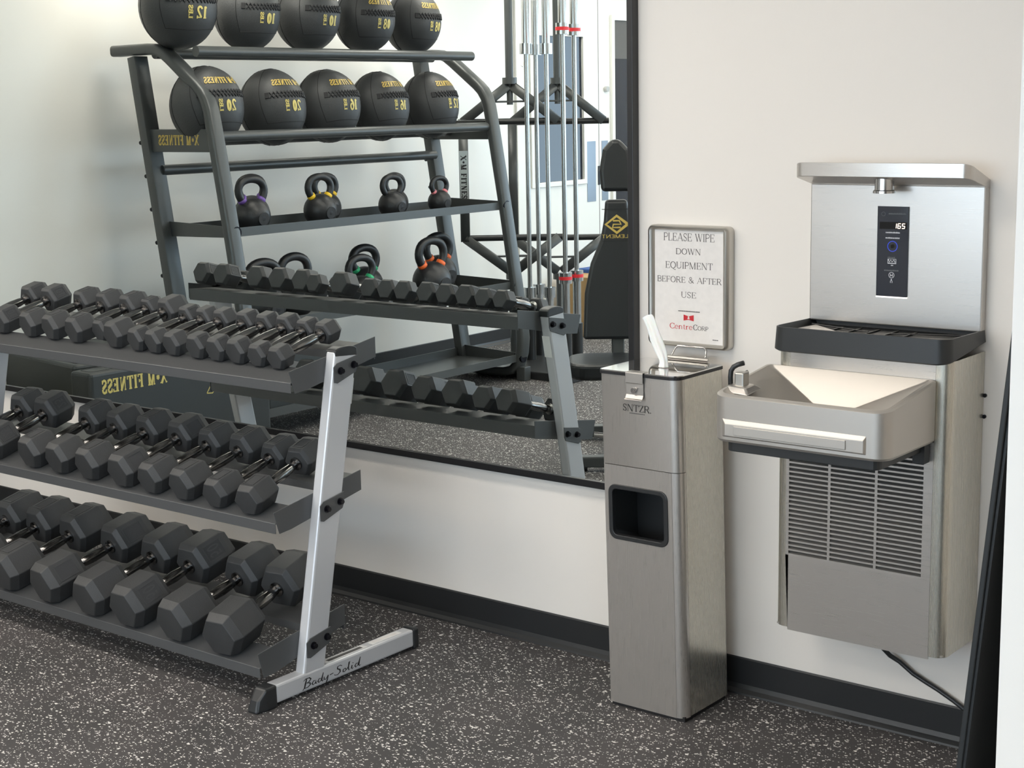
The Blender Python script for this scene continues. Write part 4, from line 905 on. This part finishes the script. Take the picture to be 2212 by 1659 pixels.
# two hex bars stored on end
def hexbar(lab, pxc, d, s, both):
    O = vpt(pxc, 400, d); H = Vector((.78, -.62, 0))
    o = thing('hex_bar', lab, 'hex bar', (O.x, O.y, 0), 0, 'hex bars standing on end')
    def at(u, z): return O.xy.to_3d()+H*u+Vector((0, 0, z))
    nrm = Vector((.62, .78, 0))
    sq = rrect(-.030, -.030, .030, .030, .006, 1)
    zt = vpt(pxc, 175, d).z; zh = vpt(pxc, 262, d).z; zl = vpt(pxc, 515, d).z; zb_ = vpt(pxc, 600, d).z
    MB().cyl(at(0, zt+.02), at(0, zt+.62), .026, 16).build('sleeve', 'rackblk', o, auto=40)
    MB().cyl(at(0, zt-.02), at(0, zt+.02), .047, 18).build('collar', 'rackblk', o, auto=40)
    MB().cyl(at(0, zb_-.50), at(0, zb_-.02), .026, 16).build('sleeve', 'rackblk', o, auto=40)
    MB().cyl(at(0, zb_-.02), at(0, zb_+.02), .047, 18).build('collar', 'rackblk', o, auto=40)
    for sg in (-1, 1):
        MB().sweep([at(sg*.012, zt-.03), at(sg*.305, zh)], sq, up=nrm).build('frame_bar', 'rackblk', o, auto=30)
        MB().sweep([at(sg*.012, zb_+.03), at(sg*.305, zl)], sq, up=nrm).build('frame_bar', 'rackblk', o, auto=30)
    po = MB().sweep([at(-.305, zh+.02), at(-.305, zl-.02)], sq, up=nrm).build('frame_bar', 'rackblk', o, auto=30)
    if s:
        q, wdt = text_quads('X*M FITNESS', G_FAT, .08); tm = MB()
        c = at(-.305, 0)+nrm*.0315
        tm.add([tuple(c+H*a+Vector((0, 0, b))) for a, b in ((-.028, 1.03), (.028, 1.03), (.028, 1.37), (-.028, 1.37))], [(0, 1, 2, 3)])
        tm.build('sticker', 'alum', po)
        tm = MB()
        for quad in q: tm.add([tuple(c+nrm*.001+H*(.018-.036*(1-p[1]))+Vector((0, 0, 1.34-.30*p[0]/wdt))) for p in quad], [(0, 1, 2, 3)])
        tm.build('brand_lettering', 'ink', po)
    for z in (zh, zl):
        MB().cyl(at(-.305, z), at(.34, z), .020, 14).build('grip', 'cap_blk', o, auto=40)
        zz = z+(.10 if z == zh else -.10)
        MB().box(-.001, -.001, 0, .001, .001, .001)
    for z in (zt-.13, zb_+.13): MB().sweep([at(-.13, z), at(.13, z)], rrect(-.006, -.02, .006, .02, .002, 1), up=nrm).build('gusset', 'rackblk', o)
    MB().cyl(at(0, zt-.15), at(0, zt-.01), .020, 12).build('stub', 'rackblk', o, auto=40)
hexbar('black hex bar standing on end with a labelled side post, left one in the mirror', 1105, 10.0, True, 0)
hexbar('black hex bar standing on end behind the barbells, right one in the mirror', 1207, 10.4, False, 0)
# doors and window of the left wall
XW = XL
dd = struct('door_1', MB().ring([(-6.14, 0.0), (-5.02, 0.0), (-5.02, 2.5), (-6.14, 2.5)], [(-5.80, 1.10), (-5.20, 1.10), (-5.20, 2.13), (-5.80, 2.13)], 'X', XW+.001, XW+.018), 'doorp')
MB().box(XW+.003, -5.80, 1.10, XW+.009, -5.20, 2.13).build('pane', 'glassd', dd)
MB().ring([(-5.835, 1.065), (-5.165, 1.065), (-5.165, 2.165), (-5.835, 2.165)], [(-5.80, 1.10), (-5.20, 1.10), (-5.20, 2.13), (-5.80, 2.13)], 'X', XW+.018, XW+.030).build('lite_frame', 'doorp', dd, bevel=.004)
MB().box(XW+.018, -5.955, .93, XW+.021, -5.845, 1.375).build('push_plate', 'plate', dd)
MB().box(XW+.018, -6.115, .93, XW+.021, -6.035, 1.375).build('push_plate', 'plate', dd)
MB().box(XW+.017, -6.004, 0, XW+.0195, -5.999, 2.5).build('leaf_gap', 'inkgray', dd)
MB().box(XW+.0185, -6.008, 1.05, XW+.024, -5.985, 1.19).build('latch', 'bolt', dd)
MB().cyl((XW+.02, -6.075, 1.135), (XW+.06, -6.075, 1.135), .030, 18).build('knob', 'chrome', dd, auto=50)
MB().cyl((XW+.018, -6.09, 1.755), (XW+.045, -6.09, 1.755), .021, 18).build('deadbolt', 'chrome', dd, auto=50)
w2 = struct('window_2', MB().ring([(-7.9, .6), (-6.18, .6), (-6.18, 2.30), (-7.9, 2.30)], [(-7.86, .64), (-6.215, .64), (-6.215, 2.262), (-7.86, 2.262)], 'X', XW+.001, XW+.022), 'doorp')
MB().box(XW+.003, -7.86, .64, XW+.009, -6.215, 1.98).build('pane', 'glassd', w2)
MB().box(XW+.003, -7.86, 1.98, XW+.010, -6.215, 2.262).build('grey_band', 'inkgray', w2)  # plain grey band above the dark pane
hk = MB().tube([(XW+.004, -5.06, 2.10), (XW+.012, -5.085, 2.0), (XW+.018, -5.10, 1.93), (XW+.018, -5.09, 1.915), (XW+.014, -5.065, 1.925)], .004, 8).build('wall_hook', 'alum', smooth=True)
tag(hk, 'thin bent metal hook on the cream wall beside the door, seen in the mirror', 'hook')
cbx = thing('cardboard_box', 'brown cardboard box on the floor behind the barbells, seen in the mirror', 'box', (-6.3, -4.95, 0))
P = vpt(1262, 655, 11.3); MB().box(P.x-.13, P.y-.13, 0, P.x+.13, P.y+.13, .43).build('body', 'card', cbx, bevel=.004)
P = vpt(1288, 650, 11.5); bb2 = MB().box(P.x-.1, P.y-.1, 0, P.x+.1, P.y+.1, .46).build('storage_bin', 'blue', bevel=.01); tag(bb2, 'blue bin beside the cardboard box, seen in the mirror', 'bin')

# adjustable bench facing the mirror
BO = vpt(1338, 745, 7.25); a0 = math.atan2(.80, .60)
be = thing('weight_bench', 'black padded adjustable bench with yellow logo, seen in the mirror', 'bench', (BO.x, BO.y, 0), a0)
# local: +x towards the viewer in the mirror, y across
zs_ = .50
def padpoly(pts, x0, x1): return MB().extr(pts, 'X', x0, x1)
bkp = [(-.165, .0), (.165, .0), (.155, .22), (.125, .36), (.078, .47), (.060, .56), (.052, .66), (-.052, .66), (-.060, .56), (-.078, .47), (-.125, .36), (-.155, .22)]
pd = padpoly(bkp, -.055, .0)
lean = math.radians(9)
def leanf(mb, z0):
    mb.v = [(x-(z)*math.sin(lean)*1.0-.12, y, z0+z*math.cos(lean)) for x, y, z in mb.v]; return mb
bo = leanf(pd, zs_+.05).build('backrest', 'pad', be, local=True, bevel=.016, seg=3)
hdp = leanf(padpoly([(-.07, .70), (.07, .70), (.078, .80), (.06, .90), (.02, .945), (-.02, .945), (-.06, .90), (-.078, .80)], -.06, .012), zs_+.05).build('headrest', 'pad', be, local=True, bevel=.018, seg=3)
for z in (.465, .615): leanf(MB().box(.0, -.07, z, .0015, .07, z+.003), zs_+.05).build('pad_seam', 'seam', bo, local=True)
st = MB().extr(rrect(-.30, -.22, .30, .22, .12, 6), 'Z', zs_-.075, zs_); st.v = [(y*.82+.12, x*.80, z) for x, y, z in st.v]
st.build('seat', 'pad', be, local=True, bevel=.018, seg=3)
lgm = MB()
for quad in stroke_quads([(-.052, .545), (0, .585), (.052, .545), (0, .505), (-.052, .545)], .013): lgm.add([(0.001, p.x, p.y) for p in quad], [(0, 1, 2, 3)])
for quad in stroke_quads([(.018, .562), (-.012, .562), (-.02, .545), (.016, .545), (.02, .53), (-.018, .53)], .008): lgm.add([(0.0012, p.x, p.y) for p in quad], [(0, 1, 2, 3)])
leanf(lgm, zs_+.05).build('pad_logo', 'gold', bo, local=True)
q, wdt = text_quads('ELEMENT', G_SANS, .1); tm = MB()
for quad in q: tm.add([(.001, -.072+.144*p[0]/wdt, .480+.017*p[1]) for p in quad], [(0, 1, 2, 3)])
leanf(tm, zs_+.05).build('brand_lettering', 'gold', bo, local=True)
sqp = rrect(-.025, -.025, .025, .025, .006, 2)
MB().sweep([(-.42, 0, .10), (-.1, 0, .36), (.25, 0, .40)], sqp, up=(0, 1, 0)).build('frame_tube', 'plate', be, local=True, auto=35)
MB().sweep([(.14, 0, .42), (.17, 0, .26), (.20, 0, .12), (.24, 0, .06)], sqp, up=(0, 1, 0)).build('frame_tube', 'rackblk', be, local=True, auto=35)
MB().box(.21, -.19, .02, .27, .19, .07).build('front_foot', 'rackblk', be, local=True, bevel=.006)
MB().box(-.48, -.25, .02, -.42, .25, .07).build('rear_foot', 'rackblk', be, local=True, bevel=.006)
for sg in (-1, 1):
    MB().cyl((.24, sg*.16, .03), (.24, sg*.20, .03), .03, 14).build('roller', 'cap_blk', be, local=True, auto=40)
MB().extr([(.0, .42), (.10, .42), (.13, .30), (.11, .20), (.04, .24), (.0, .34)], 'Y', -.045, -.038).build('adjuster_plate', 'plate', be, local=True)
for k in range(4): MB().cyl((.06+.012*k, -.046, .36-.035*k), (.06+.012*k, -.0465, .36-.035*k), .006, 10).build('adjuster_hole', 'bolt', be, local=True)
MB().sweep([(-.15, 0, .40), (-.20, 0, .75), (-.255, 0, 1.15)], rrect(-.02, -.03, .02, .03, .005, 1), up=(0, 1, 0)).build('back_tube', 'rackblk', be, local=True, auto=35)
MB().cyl((.235, .05, .16), (.235, .17, .17), .013, 12).build('pop_pin', 'chrome', be, local=True, auto=40)
